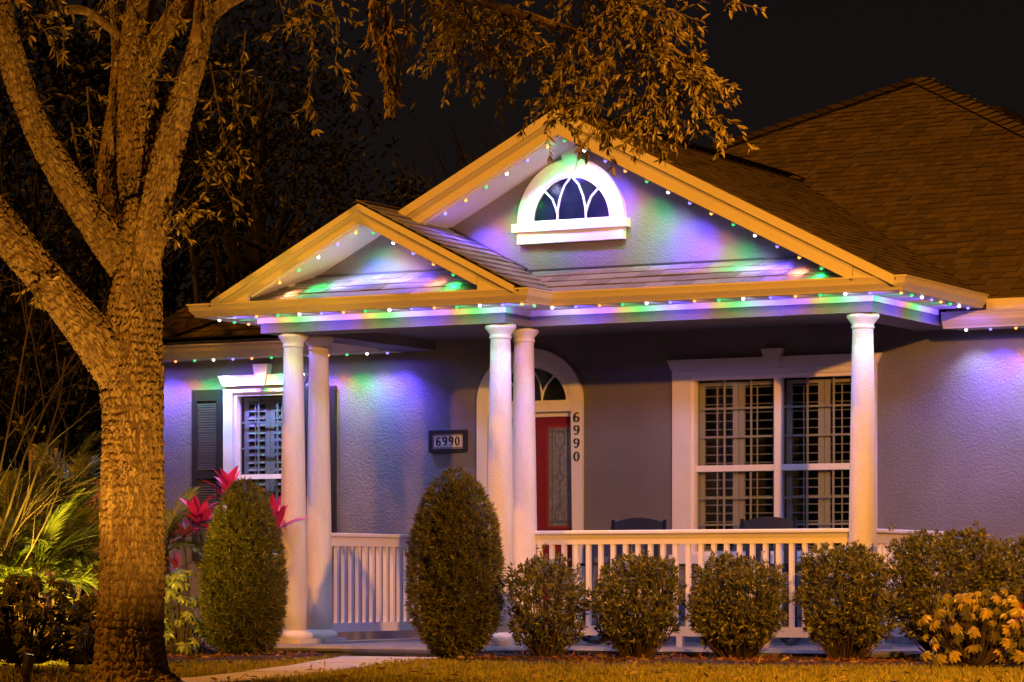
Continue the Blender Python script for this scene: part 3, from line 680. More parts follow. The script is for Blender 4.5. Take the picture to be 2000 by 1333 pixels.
# black exterior shutters
def ext_shutter(x0, x1, z0, z1):
    f = MB(); y0, y1 = W - .045, W - .002
    f.box(x0, x0 + .055, y0, y1, z0, z1).box(x1 - .055, x1, y0, y1, z0, z1).box(x0 + .055, x1 - .055, y0, y1, z1 - .10, z1).box(x0 + .055, x1 - .055, y0, y1, z0, z0 + .10).box(x0 + .055, x1 - .055, y0, y1, (z0 + z1) / 2 - .03, (z0 + z1) / 2 + .03)
    s = f.build('shutter', 'black', H)
    l = MB(); z = z0 + .11
    while z < z1 - .12:
        if abs(z - (z0 + z1) / 2) > .045: l.add([(x0 + .05, y0 + .008, z), (x1 - .05, y0 + .008, z), (x1 - .05, y1 - .012, z + .012), (x0 + .05, y1 - .012, z + .012), (x0 + .05, y0 + .008, z - .006), (x1 - .05, y0 + .008, z - .006), (x1 - .05, y1 - .012, z + .006), (x0 + .05, y1 - .012, z + .006)], [(0, 1, 2, 3), (7, 6, 5, 4), (0, 4, 5, 1), (3, 2, 6, 7)])
        z += .0225
    l.box(x0 + .05, x1 - .05, y1 - .008, y1, z0 + .1, z1 - .1)
    l.build('shutter_louvers', 'black_slat_lit', s, kind='stuff')
    for x in (x0 + .028, x1 - .028):
        for z in (z1 - .03, z0 + .03): MB().tube([(x, y0 - .005, z), (x, y0 + .002, z)], .009, 8).build('screw', 'metal', s)
ext_shutter(-7.275, -6.955, .68, 2.224); ext_shutter(-6.088, -5.765, .68, 2.222)

# --- front door
dcx = -3.832
tr = MB(); zs0 = 2.03
outer = [(dcx + .507, 0.0)] + arc(dcx, zs0, .507, .452, 0, math.pi, 28) + [(dcx - .507, 0.0)]
inner = [(dcx + .425, 0.0)] + arc(dcx, zs0, .400, .345, 0, math.pi, 28) + [(dcx - .425, 0.0)]
tr.ring_y(inner, outer, W - .038, W + .02)
door = tr.build('door', 'trim_tex', H, label='red front door under a white arched surround')
inner2 = arc(dcx, zs0, .372, .315, 0, math.pi, 28); MB().ring_y(inner2, arc(dcx, zs0, .400, .345, 0, math.pi, 28), W - .022, W - .001).build('arch_moulding', 'trim', door)
inner3 = arc(dcx, zs0, .345, .287, 0, math.pi, 28); MB().ring_y(inner3, arc(dcx, zs0, .372, .315, 0, math.pi, 28), W - .014, W - .001).build('arch_moulding', 'trim', door)
MB().box(dcx - .425, dcx + .425, W - .03, W + .06, 1.94, 2.036).build('transom_bar', 'trim', door)
MB().prism_y(arc(dcx, 2.036, .35, .29, 0, math.pi, 28), W - .008, W - .002).build('transom_pane', 'dark_glass', door)
MB().box(dcx - .425, dcx + .425, W + .03, W + .06, 1.90, 1.94).build('head_jamb', 'trim', door)
MB().box(dcx - .419, dcx + .419, W + .06, W + .10, 0.012, 1.90).build('door_leaf', 'red', door)
for cx in (dcx - .254, dcx + .254):
    fr = MB(); x0, x1, z0, z1 = cx - .125, cx + .125, .95, 1.825
    for (a0, a1, c0, c1) in ((x0, x0 + .022, z0, z1), (x1 - .022, x1, z0, z1), (x0 + .022, x1 - .022, z1 - .022, z1), (x0 + .022, x1 - .022, z0, z0 + .022)): fr.box(a0, a1, W + .044, W + .062, c0, c1)
    fr.build('lite_frame', 'mould', door)
    MB().box(x0 + .02, x1 - .02, W + .052, W + .058, z0 + .02, z1 - .02).build('lite_pane', 'lead_glass', door)
    cm = MB(); y = W + .050; lines = []
    gx0, gx1, gz0, gz1 = x0 + .052, x1 - .052, z0 + .05, z1 - .05
    lines += [[(gx0, z0 + .022), (gx0, z1 - .022)], [(gx1, z0 + .022), (gx1, z1 - .022)], [(x0 + .022, gz0), (x1 - .022, gz0)], [(x0 + .022, gz1), (x1 - .022, gz1)]]
    zc = (z0 + z1) / 2
    lines += [[(cx, zc + .055), (cx + .04, zc), (cx, zc - .055), (cx - .04, zc), (cx, zc + .055)], [(cx, zc + .055), (cx, gz1 - .15)], [(cx, zc - .055), (cx, gz0 + .15)]]
    for s_, zz in ((1, gz1), (-1, gz0)): lines += [[(cx, zz - s_ * .15), (cx + .045, zz - s_ * .105), (cx + .045, zz - s_ * .03), (cx, zz)], [(cx, zz - s_ * .15), (cx - .045, zz - s_ * .105), (cx - .045, zz - s_ * .03), (cx, zz)]]
    for l in lines: cm.tube([(x, y, z) for x, z in l], .0045, 6)
    cm.build('lead_came', 'came', door)
for sgn in (-1, 1):      # gothic bars in the fanlight
    c = arc(dcx + sgn * .45, 2.036, .45, .44, math.pi / 2 + sgn * math.pi / 2, math.pi / 2 + sgn * .62, 10)
    c = [(dcx + sgn * (.115 + .0 * t), 2.036 + .06 * t) for t in (0, 1)]
    pts_ = [(dcx + sgn * x, 2.036 + z) for x, z in ((.115, 0), (.112, .07), (.095, .15), (.06, .22), (.005, .283))]
    MB().tube([(x, W - .012, z) for x, z in pts_], .009, 6).build('fanlight_bar', 'trim', door)
    pts_ = [(dcx + sgn * x, 2.036 + z) for x, z in ((.115, .02), (.13, .08), (.165, .14), (.23, .205))]
    MB().tube([(x, W - .012, z) for x, z in pts_], .009, 6).build('fanlight_bar', 'trim', door)
MB().box(dcx - .45, dcx + .45, W - .02, W + .10, .0, .014).build('threshold', 'metal', door)
hd = MB(); hd.tube([(dcx - .36, W + .06, .93), (dcx - .36, W + .02, .93)], .012, 8); hd.tube([(dcx - .36, W + .022, .93), (dcx - .29, W + .018, .93)], .009, 8); hd.build('handle', 'metal', door)

# --- half-round gable window
hw = empty
gcx, gz0_ = -2.528, 3.318
y = GW
t_ = MB().ring_y(arc(gcx, gz0_, .345, .350, 0, math.pi, 32), arc(gcx, gz0_, .468, .484, 0, math.pi, 32), y - .045, y + .01).build('gable_window', 'trim_tex', H, label='half-round gable window with pointed white bars')
MB().prism_y(arc(gcx, gz0_, .350, .356, 0, math.pi, 32), y - .010, y - .003).build('pane', 'dark_glass', t_)
MB().ring_y(arc(gcx, gz0_, .333, .338, 0, math.pi, 32), arc(gcx, gz0_, .347, .352, 0, math.pi, 32), y - .030, y - .004).build('sash_ring', 'trim', t_)
MB().box(gcx - .333, gcx + .333, y - .028, y - .004, gz0_ - .004, gz0_ + .014).build('sash_ring', 'trim', t_)
MB().box(gcx - .502, gcx + .502, y - .075, y, gz0_ - .072, gz0_ - .006).build('sill', 'trim_tex', t_)
MB().box(gcx - .466, gcx + .466, y - .052, y, gz0_ - .165, gz0_ - .0725).build('apron', 'trim_tex', t_)
MB().prism_y([(gcx - .083, gz0_ + .575), (gcx - .050, gz0_ + .388), (gcx + .050, gz0_ + .388), (gcx + .083, gz0_ + .575)], y - .062, y - .001).build('keystone', 'trim_tex', t_)
for sgn in (-1, 1):
    for pts_ in (((.125, 0), (.122, .09), (.10, .19), (.062, .28), (.004, .345)), ((.125, .06), (.140, .11), (.170, .18), (.236, .245))):
        MB().tube([(gcx + sgn * x, y - .018, gz0_ + z) for x, z in pts_], .0085, 6).build('bar', 'trim', t_)

# --- numbers
def digit_shape(b, ch, x0, z0, w, h, y0, y1, heavy=1.0):
    def ribbon(pts, ws, closed=False):
        L = []; Rr = []; n = len(pts)
        for i, (x, z) in enumerate(pts):
            a_ = pts[(i - 1) % n] if (closed or i > 0) else pts[i]; c_ = pts[(i + 1) % n] if (closed or i < n - 1) else pts[i]
            dx, dz = c_[0] - a_[0], c_[1] - a_[1]; l = math.hypot(dx, dz) or 1; nx_, nz_ = -dz / l, dx / l
            L.append((x + nx_ * ws[i] / 2, z + nz_ * ws[i] / 2)); Rr.append((x - nx_ * ws[i] / 2, z - nz_ * ws[i] / 2))
        if closed: L.append(L[0]); Rr.append(Rr[0])
        T = lambda p: (x0 + p[0] * w, z0 + p[1] * h)
        b.ring_y([T(p) for p in L], [T(p) for p in Rr], y0, y1)
    hv = heavy
    def flip(pts): return [(1 - x, 1 - z) for x, z in pts]
    if ch == '0':
        p = arc(.5, .5, .36, .45, 0, 2 * math.pi, 24)[:-1]; ribbon(p, [hv * (.06 + .16 * abs(math.cos(2 * math.pi * i / 24))) for i in range(24)], True); return
    p1 = arc(.5, .29, .36, .25, 0, 2 * math.pi, 22)[:-1]; w1 = [hv * (.06 + .15 * abs(math.cos(2 * math.pi * i / 22))) for i in range(22)]
    p2 = [(.14, .29), (.145, .45), (.19, .62), (.28, .77), (.42, .89), (.60, .95), (.74, .90), (.80, .82)]; w2 = [hv * k for k in (.2, .21, .2, .17, .12, .08, .11, .14)]
    if ch == '9': p1, p2 = flip(p1), flip(p2)
    ribbon(p1, w1, True); ribbon(p2, w2)
for i, ch in enumerate('6990'):
    zc = 1.887 - i * .111
    b = MB(); digit_shape(b, ch, -3.402, zc - .042, .060, .084, W - .052, W - .039, .95)
    b.build('house_number', 'black', cat='house number', label=['black numeral 6 at the top of the white door surround', 'upper black numeral 9, below the 6 on the door surround', 'lower black numeral 9, above the 0 on the door surround', 'black numeral 0 at the bottom of the number column on the door surround'][i], group='house numerals beside the door')
pq = empty('address_plaque', (-4.63, W, 1.71), 'black framed tile plaque reading 6990 on the grey wall', 'plaque')
px0, px1, pz0, pz1 = -4.817, -4.444, 1.615, 1.805
f = MB()
for (a0, a1, c0, c1) in ((px0, px0 + .03, pz0, pz1), (px1 - .03, px1, pz0, pz1), (px0 + .03, px1 - .03, pz1 - .03, pz1), (px0 + .03, px1 - .03, pz0, pz0 + .03)): f.box(a0, a1, W - .035, W - .001, c0, c1)
f.build('frame', 'black', pq)
MB().box(px0 + .028, px1 - .028, W - .020, W - .002, pz0 + .028, pz1 - .028).build('tile', 'tile', pq)
orn = MB(); ix0, ix1, iz0, iz1 = px0 + .034, px1 - .034, pz0 + .034, pz1 - .034
for i in range(22):
    x = ix0 + (ix1 - ix0) * (i + .5) / 22
    for z, s_ in ((iz0, 1), (iz1, -1)):
        hh = .010 + .008 * (i % 5 == 2)
        orn.prism_y([(x - .0055, z), (x + .0055, z), (x + .003, z + s_ * hh), (x - .003, z + s_ * hh)][::s_], W - .0235, W - .0195)
for i in range(8):
    z = iz0 + (iz1 - iz0) * (i + .5) / 8
    for x, s_ in ((ix0, 1), (ix1, -1)): orn.prism_y([(x, z - .0055), (x + s_ * .011, z - .003), (x + s_ * .011, z + .003), (x, z + .0055)][::s_], W - .0235, W - .0195)
orn.build('border_ornament', 'brownglaze', pq, kind='stuff')
for i, ch in enumerate('6990'):
    b = MB(); digit_shape(b, ch, -4.747 + i * .0625, 1.670, .047, .078, W - .026, W - .0205, 1.15); b.build('numeral', 'ink', pq)

# --- railings
def railing(p, q, label, nb, skip_ends=True):
    p = Vector((*p, 0)); q = Vector((*q, 0)); d = (q - p).normalized(); L = (q - p).length
    r = empty('porch_railing', (p.x, p.y, 0), label, 'railing', 'white porch railings')
    up = lambda v, z: Vector((v.x, v.y, z))
    MB().bar(up(p, .884), up(q, .884), .085, .032).build('cap_rail', 'trim', r, bev=.008)
    MB().bar(up(p, .829), up(q, .829), .038, .076).build('top_rail', 'trim', r)
    MB().bar(up(p, .118), up(q, .118), .040, .076).build('bottom_rail', 'trim', r)
    b0 = MB().bar((0, 0, .1565), (0, 0, .7905), .034, .034, (d.x, d.y, 0)); me = bpy.data.meshes.new('baluster'); me.from_pydata(b0.v, [], b0.f); me.materials.append(M['trim'])
    for i in range(nb):
        o = link('baluster', me, r); o.location = d * (L * (i + .5) / nb)
    return r
rf = railing((-2.90, .14), (-.22, .14), 'long white porch railing in front of the wide window', 25)
for x in (-2.2, -1.63, -.9): MB().box(x - .025, x + .025, .12, .16, 0.0, .08).build('foot', 'trim', rf)
railing((-.13, .24), (-.13, 1.84), 'short white railing at the right end of the porch, behind the hedge', 15)
rl = railing((-4.875, .22), (-4.82, 1.84), 'short white railing between the left columns and the grey wall', 15)

# --- rocking chairs
def rocking_chair():
    r = empty('rocking_chair', (0, 0, 0), 'dark rocking chair', 'chair', 'rocking chairs on the porch')
    P_ = lambda *a: a
    for s in (-1, 1):
        MB().tube([(s * .235, .26, .05), (s * .225, .29, .42), (s * .215, .40, 1.0)], [.019, .019, .016], 8).build('back_post', 'navy', r, smooth=True)
        MB().tube([(s * .25, -.24, .05), (s * .25, -.24, .62)], .019, 8).build('leg', 'navy', r, smooth=True)
        MB().tube([(s * .25, -.48, .06), (s * .25, -.25, .025), (s * .25, .05, .014), (s * .245, .35, .03), (s * .24, .66, .09)], .017, 8).build('rocker', 'navy', r, smooth=True)
        MB().bar((s * .27, -.32, .635), (s * .255, .34, .645), .075, .022).build('armrest', 'navy', r)
        MB().tube([(s * .25, -.24, .22), (s * .235, .27, .22)], .011, 6).build('stretcher', 'navy', r)
    for yy in (-.24, .27): MB().tube([(-.245, yy, .26), (.245, yy, .26)], .011, 6).build('stretcher', 'navy', r)
    MB().box(-.25, .25, -.26, .27, .405, .43).build('seat', 'navy', r, bev=.006)
    b = MB(); n_ = 10
    for i in range(n_):
        x0, x1 = -.2 + .4 * i / n_, -.2 + .4 * (i + 1) / n_; h0, h1 = [.035 * math.cos(x / .2 * math.pi / 2) for x in (x0, x1)]
        b.add([(x0, .375, .905), (x1, .375, .905), (x1, .388, .985 + h1), (x0, .388, .985 + h0), (x0, .395, .905), (x1, .395, .905), (x1, .408, .985 + h1), (x0, .408, .985 + h0)], [(0, 1, 2, 3), (7, 6, 5, 4), (3, 2, 6, 7), (0, 4, 5, 1)])
    b.build('top_rail', 'navy', r)
    for i in range(5): MB().bar((-.16 + .08 * i, .29, .44), (-.15 + .075 * i, .385, .92), .045, .012, (0, 1, 0)).build('back_slat', 'navy', r)
    return r
def copy_tree(o, parent=None):
    c = o.copy(); COL.objects.link(c); c.parent = parent
    for ch in [k for k in o.children]: copy_tree(ch, c)
    return c
ch1 = rocking_chair(); ch2 = copy_tree(ch1)
ch1.location = (-2.43, .85, 0); ch1.rotation_euler = (0, 0, R(12)); ch2.location = (-1.31, .95, 0); ch2.rotation_euler = (0, 0, R(14))
ch1['label'] = 'dark rocking chair on the porch nearer the front door'; ch2['label'] = 'dark rocking chair on the porch nearer the right column'

# --- small unlit flood light resting on the left pent roof, and an unlit lens at the right wing
fl = empty('flood_light', (-4.75, -.50, 2.86), 'small pale flood light on the shingles under the left gable', 'light')
MB().lathe([(.010, 2.80), (.022, 2.815), (.034, 2.84), (.036, 2.862), (.020, 2.874)], (-4.75, -.50), 16).build('lamp_head', 'louver', fl, smooth=True)
MB().tube([(-4.75, -.50, 2.87), (-4.73, -.48, 2.90)], .007, 6).build('bracket', 'metal', fl)
# ================================================================== COLOURED LED LIGHTS (lit in the photograph)
LED_W = 5.0
POW = {'white': 2.4, 'blue': 7.0, 'orange': 2.1, 'green': 2.3}
ORD = ['first', 'second', 'third', 'fourth', 'fifth', 'sixth', 'seventh', 'eighth']
lamp_data = {}
def led_lamps(kind, size, blend, mul):
    for k in LEDC:
        d = bpy.data.lights.new('led_beam', 'SPOT'); d.energy = POW[k] * LED_W * mul; d.color = LEDC[k]; d.spot_size = R(size); d.spot_blend = blend; d.shadow_soft_size = 0.012; lamp_data[kind, k] = d
led_lamps('eave', 116, .30, .60); led_lamps('rake', 120, .9, .20); led_lamps('spill', 179, .35, .10)
led_lamps('pool', 64, 1.0, 2.3); led_lamps('wpool', 80, 1.0, 1.35); led_lamps('weave', 120, .5, .75); led_lamps('face', 84, 1.0, .36)
lens_me = {}; house_me = None
for k in LEDC:
    b = MB().lathe([(.0125, 0), (.0125, -.006), (.010, -.013), (.005, -.017)], n=12); me = bpy.data.meshes.new('lens'); me.from_pydata(b.v, [], b.f); me.materials.append(M['led_' + k]); lens_me[k] = me
b = MB().lathe([(.019, .012), (.019, 0.0), (.0165, -.001)], n=12); house_me = bpy.data.meshes.new('led_light'); house_me.from_pydata(b.v, [], b.f); house_me.materials.append(M['housing'])
def led(pos, color, direction, label, lit=True, kind='eave', tilt=(0, 0, 0), extra=()):
    o = bpy.data.objects.new('led_light', house_me); COL.objects.link(o); o.location = pos
    q = Vector(direction).normalized().to_track_quat('-Z', 'Y'); o.rotation_euler = q.to_euler()
    tag(o, label, 'light', 'coloured LED lights along the eaves')
    l = bpy.data.objects.new('lens', lens_me[color]); COL.objects.link(l); l.parent = o
    if lit:
        for kd_, tl in ((kind, tilt), ('spill', None), *extra):
            s = bpy.data.objects.new('led_beam', lamp_data[kd_, color]); COL.objects.link(s); s.parent = o; s.location = (0, 0, -.024)
            if tl is not None:
                b_ = (Vector(direction).normalized() + Vector(tl)).normalized(); s.rotation_euler = (q.inverted() @ b_.to_track_quat('-Z', 'Y')).to_euler()
    return o
def run(items, place):
    n = {}; tot = {}
    for c, _ in items: tot[c] = tot.get(c, 0) + 1
    for c, p in items:
        n[c] = n.get(c, 0) + 1
        lab = f"{c} LED light {place}" if tot[c] == 1 else f"{ORD[n[c] - 1]} {c} LED light from the left {place}"
        yield c, p, lab
DOWN = (0, 0, -1)
G, Wt, Bl, Or = 'green', 'white', 'blue', 'orange'
LZ = 2.616
items = [(Bl, -5.144), (Or, -4.943), (G, -4.741), (Wt, -4.540), (Bl, -4.338), (Or, -4.136), (G, -3.935), (Wt, -3.718), (Bl, -3.519), (Or, -3.317), (G, -3.118), (Wt, -2.918), (Bl, -2.721), (Or, -2.555)]
for c, x, l in run(items, "under the small gable's gutter"): led((x, -.72, LZ), c, DOWN, l, extra=(('face', (0, 7, 0)),))
items = [(Wt, -.55), (G, -.33), (Or, -.12), (Bl, .10), (Wt, .32), (G, .54), (Or, .76)]
for c, y, l in run(items, "receding under the porch's left side eave".replace('from the left ', '')): led((XL - .31, y, LZ), c, DOWN, l, extra=(('face', (7, 0, 0)),))
led((XM + .31, -.52, LZ), G, DOWN, extra=(('face', (-7, 0, 0)),), label='green LED light under the short gutter return joining the two gutters')
items = [(Wt, -2.505), (Bl, -2.301), (Or, -2.100), (G, -1.904), (Wt, -1.701), (Bl, -1.504), (Or, -1.303), (G, -1.103), (Wt, -0.904), (Bl, -0.683), (Or, -0.484), (G, -0.287), (Wt, -0.089), (Bl, 0.103)]
for c, x, l in run(items, "under the wide gable's gutter"): led((x, -.31, LZ), c, DOWN, l, extra=(('face', (0, 7, 0)),))
items = [(Or, -.22), (G, .0), (Wt, .21), (Bl, .42), (Or, .62), (G, .82), (Wt, 1.02), (Bl, 1.22)]
for c, y, l in run(items, "receding under the porch's right side gutter"): led((.31, y, LZ), c, DOWN, l, extra=(('face', (-7, 0, 0)),))
WZ = 2.480
items = [(Wt, 0.160), (Bl, 0.360), (Or, 0.566), (G, 0.764), (Wt, 0.961), (Bl, 1.156)]
for c, x, l in run(items, "under the right wing gutter"): led((x, 1.60, WZ), c, DOWN, l, kind='weave', tilt=(0, .1, 0), extra=(('wpool', (0, .6, 0)),))
led((0.042, 1.60, WZ), Wt, DOWN, 'unlit pale lens at the left end of the right wing gutter', lit=False).children[0].data = house_me
items = [(Wt, -7.722), (Bl, -7.509), (Or, -7.304), (G, -7.099), (Wt, -6.896), (Bl, -6.691), (Or, -6.491), (G, -6.285), (Wt, -6.088), (Bl, -5.892), (Or, -5.697), (G, -5.506), (Wt, -5.302), (Bl, -5.098)]
for c, x, l in run(items, "under the left wing gutter"): led((x, 1.60, WZ), c, DOWN, l, kind='weave', tilt=(0, .1, 0), extra=(('wpool', (0, .6, 0)),))
def rake(items, xr, zs, y, sgn, place):
    for c, x, l in run(items, place):
        nv = Vector((-sgn * PI2, 0, -1)).normalized()
        p = Vector((x, y, zs - PI2 * abs(x - xr) - .018)) + nv * .012
        led(p, c, nv, l, kind='rake', tilt=(0, .3, 0), extra=(('pool', (0, 1.25, 0)),))
zs_s = SZR - .052 - .098 + .012; zs_m = GZR - .075 - .122 + .012
rake([(Or, -4.702), (G, -4.523), (Wt, -4.343), (Bl, -4.167), (Or, -4.001)], SX, zs_s, SY + .07, -1, "on the small gable's left rake")
rake([(G, -3.825), (Wt, -3.646), (Bl, -3.470), (Or, -3.289), (G, -3.115)], SX, zs_s, SY + .07, 1, "on the small gable's right rake")
rake([(Wt, -3.623), (Bl, -3.436), (Or, -3.253), (G, -3.071), (Wt, -2.890), (Bl, -2.709), (Or, -2.533)], GX, zs_m, GY + .07, -1, "on the big gable's left rake")
rake([(G, -2.373), (Wt, -2.202), (Bl, -2.023), (Or, -1.854), (G, -1.674), (Wt, -1.494), (Bl, -1.316), (Or, -1.139), (G, -0.960), (Wt, -0.784), (Bl, -0.605), (Or, -0.429), (G, -0.254)], GX, zs_m, GY + .07, 1, "on the big gable's right rake")

# ================================================================== LANDSCAPE SPOT LIGHTS (their pools of light show on tree and palms)
def spot_fixture(loc, target, power, size, label, height=0.19, color=(1.0, 0.45, 0.05)):
    loc = Vector(loc); r = empty('landscape_spotlight', loc, label, 'garden light')
    d = (Vector(target) - loc - Vector((0, 0, height * .7))).normalized()
    MB().tube([loc, loc + Vector((0, 0, height * .55))], .022, 10).build('stake', 'metal', r)
    a_ = loc + Vector((0, 0, height * .55)); e = a_ + d * height * .5
    MB().tube([a_ - d * .02, a_ + d * .01, e], [.026, .031, .033], 14).build('lamp_can', 'metal', r)
    MB().tube([e - d * .006, e + d * .001], .029, 14).build('lens', 'warm_lens', r)
    l = bpy.data.lights.new('garden_beam', 'SPOT'); l.energy = power; l.color = color; l.spot_size = R(size); l.spot_blend = .7; l.shadow_soft_size = .03
    o = bpy.data.objects.new('garden_beam', l); COL.objects.link(o); o.parent = r; o.location = e + d * .02 - loc; o.rotation_euler = d.to_track_quat('-Z', 'Y').to_euler()
    return r
spot_fixture((-2.033, -7.565, -0.092), (-1.966, -7.019, 2.072), 100, 60, 'dark garden spotlight standing in the lawn left of the big tree')
spot_fixture((-0.017, -9.096, -0.099), (-1.867, -6.910, 2.194), 760, 66, 'garden spotlight in the lawn in front of the big tree', .09, color=(1.0, 0.41, 0.04))
spot_fixture((-4.099, -4.926, -0.093), (-5.121, -3.432, 0.934), 420, 84, 'small garden spotlight hidden in the shrubs below the palm at the left', .34, (1.0, 0.60, 0.05))
spot_fixture((-3.815, -4.718, -0.095), (-5.128, -3.209, 0.975), 260, 76, 'small garden spotlight hidden beside the big trunk, under the palms', .34, (1.0, 0.60, 0.05))

# ================================================================== THE BIG OAK
oak = empty('oak_tree', (-1.866, -6.796, -0.108), 'big rough-barked tree with forking limbs at the left of the lawn', 'tree')
K = 17.5 / 5966.3
def limb_pts(l, dflt=17.5):
    return [(*p, w / 2 * K) for p, w in l]
bark_tube('trunk', limb_pts([((-1.850, -6.787, -0.155), 240), ((-1.858, -6.792, -0.091), 190), ((-1.868, -6.797, -0.003), 154), ((-1.871, -6.798, 0.179), 137), ((-1.868, -6.797, 0.472), 130), ((-1.868, -6.797, 0.912), 122), ((-1.866, -6.796, 1.206), 118), ((-1.866, -6.796, 1.440), 117), ((-1.874, -6.800, 1.616), 124), ((-1.871, -6.798, 1.792), 126), ((-1.856, -6.790, 1.968), 116), ((-1.843, -6.783, 2.174), 102), ((-1.830, -6.776, 2.364), 90), ((-1.828, -6.753, 2.557), 84), ((-1.838, -6.724, 2.678), 78)]), oak, 1, n=280)
bark_tube('limb', limb_pts([((-1.881, -6.804, 1.572), 60), ((-1.930, -6.875, 1.708), 82), ((-1.983, -6.971, 1.867), 86), ((-2.056, -7.067, 2.014), 80), ((-2.141, -7.169, 2.167), 76), ((-2.239, -7.278, 2.338), 74), ((-2.348, -7.393, 2.526), 74), ((-2.438, -7.554, 2.704), 70), ((-2.551, -7.728, 2.896), 62)]), oak, 2)
bark_tube('limb', limb_pts([((-1.895, -6.754, 2.208), 50), ((-1.933, -6.832, 2.364), 70), ((-1.974, -6.910, 2.485), 72), ((-2.047, -7.006, 2.646), 66), ((-2.133, -7.108, 2.843), 62), ((-2.218, -7.210, 3.068), 57), ((-2.277, -7.298, 3.307), 54), ((-2.313, -7.374, 3.558), 52), ((-2.363, -7.401, 3.789), 50), ((-2.362, -7.514, 4.085), 46)]), oak, 3)
bark_tube('limb', limb_pts([((-1.823, -6.750, 2.557), 74), ((-1.880, -6.690, 2.744), 84), ((-1.922, -6.655, 2.986), 82), ((-1.958, -6.618, 3.231), 76), ((-1.966, -6.623, 3.468), 70), ((-1.956, -6.617, 3.705), 62), ((-1.924, -6.600, 3.943), 56), ((-1.898, -6.586, 4.328), 48)]), oak, 4)
bark_tube('limb', limb_pts([((-1.767, -6.800, 2.315), 50), ((-1.708, -6.825, 2.514), 62), ((-1.640, -6.845, 2.741), 62), ((-1.566, -6.862, 2.967), 58), ((-1.481, -6.874, 3.191), 54), ((-1.392, -6.883, 3.400), 48), ((-1.351, -6.861, 3.573), 42), ((-1.336, -6.853, 3.731), 38), ((-1.326, -6.848, 3.962), 34), ((-1.224, -6.907, 4.315), 30)]), oak, 5)
bark_tube('limb', limb_pts([((-1.384, -6.822, 3.590), 26), ((-1.376, -6.761, 3.686), 30), ((-1.338, -6.684, 3.774), 28), ((-1.235, -6.629, 3.846), 26), ((-1.028, -6.576, 3.953), 24), ((-0.720, -6.525, 3.962), 24), ((-0.364, -6.448, 3.885), 22), ((-0.012, -6.374, 3.774), 19), ((0.164, -6.280, 3.728), 17), ((0.340, -6.186, 3.669), 16), ((0.466, -6.119, 3.623), 14), ((0.592, -6.052, 3.580), 8), ((0.717, -5.985, 3.518), 4)]), oak, 6, n=60, amp=.006)
bark_tube('limb', limb_pts([((-1.922, -6.655, 3.430), 30), ((-1.786, -6.696, 3.576), 44), ((-1.680, -6.696, 3.699), 44), ((-1.602, -6.655, 3.816), 40), ((-1.498, -6.600, 3.992), 34), ((-1.369, -6.531, 4.198), 28)]), oak, 7)
bark_tube('limb', limb_pts([((-2.056, -6.557, 2.440), 40), ((-2.175, -6.564, 2.655), 40), ((-2.260, -6.496, 2.878), 38), ((-2.268, -6.443, 3.125), 34), ((-2.270, -6.388, 3.375), 30), ((-2.289, -6.341, 3.655), 26), ((-2.302, -6.348, 3.959), 24)]), oak, 8)
bark_tube('limb', limb_pts([((-0.720, -6.525, 3.962), 14), ((-0.213, -6.481, 3.951), 16), ((0.287, -6.328, 3.902), 15), ((0.657, -6.244, 3.812), 14), ((0.806, -6.164, 3.725), 13), ((0.893, -6.118, 3.632), 12), ((0.995, -6.064, 3.542), 11), ((1.117, -5.999, 3.471), 9), ((1.229, -5.939, 3.398), 7), ((1.358, -5.870, 3.314), 5), ((1.408, -5.844, 3.212), 3)]), oak, 9, n=48, amp=.005)
bark_tube('limb', limb_pts([((-2.257, -6.891, 3.805), 16), ((-2.225, -6.761, 3.818), 17), ((-2.163, -6.671, 3.759), 16), ((-2.058, -6.615, 3.655), 16)]), oak, 10, n=40, amp=.004)
kd = MB(); c_ = Vector((-1.271, -6.955, 3.560)); kd.tube([c_ - Vector((.03, .055, 0)), c_ + Vector((.02, -.04, -.002))], [.046, .036], 18); kd.build('branch_scar', 'knot', oak)

# twig sprays: guide lines with drooping side twigs and leaves
TW = MB(); LP = []; LD = []
def spray(guide, n_side, side_len, droop, leaf_gap=0.022, r0=.006, spread=.9, store=None, tw=None, end_cluster=True):
    store = LP if store is None else store; tw = TW if tw is None else tw
    C = spline(guide, .04); m = len(C)
    tw.tube([tuple(p) for p in C[::2]] if m > 6 else [tuple(p) for p in C], list(np.linspace(r0, .002, len(C[::2]) if m > 6 else m)), 4, cap=False)
    lines = [C]
    for k in range(n_side):
        i = random.randint(int(m * .05), m - 2); p = C[i].copy(); t = C[min(i + 1, m - 1)] - C[i]; t /= np.linalg.norm(t)
        d = unit(t * random.uniform(.2, .9) + rng.normal(size=3) * spread * np.array([1, 1, .6])); L = side_len * random.uniform(.4, 1.15); pts_ = [p]; ns = 6
        for q in range(ns):
            d = unit(d + np.array([0, 0, -droop]) + rng.normal(size=3) * .14); p = p + d * L / ns; pts_.append(p)
        tw.tube([tuple(q) for q in pts_], list(np.linspace(.0032, .0012, ns + 1)), 3, cap=False)
        lines.append(np.array(spline(pts_, .03)))
    for j, Ln in enumerate(lines):
        m2 = len(Ln); seg = np.linalg.norm(np.diff(Ln, axis=0), axis=1).sum(); cnt = int(seg / leaf_gap)
        for q in range(cnt):
            f = q / max(cnt, 1)
            if j == 0 and f < .25: continue
            if f < .15: continue
            i = min(int(f * (m2 - 1)), m2 - 2); t = unit(Ln[i + 1] - Ln[i])
            s = unit(np.cross(t, rng.normal(size=3)))
            store.append((Ln[i], unit(t * .8 + s * .75 + np.array([0, 0, -.25]))))
        for q in range(5): store.append((Ln[-1], unit(unit(Ln[-1] - Ln[-2]) + rng.normal(size=3) * .55)))
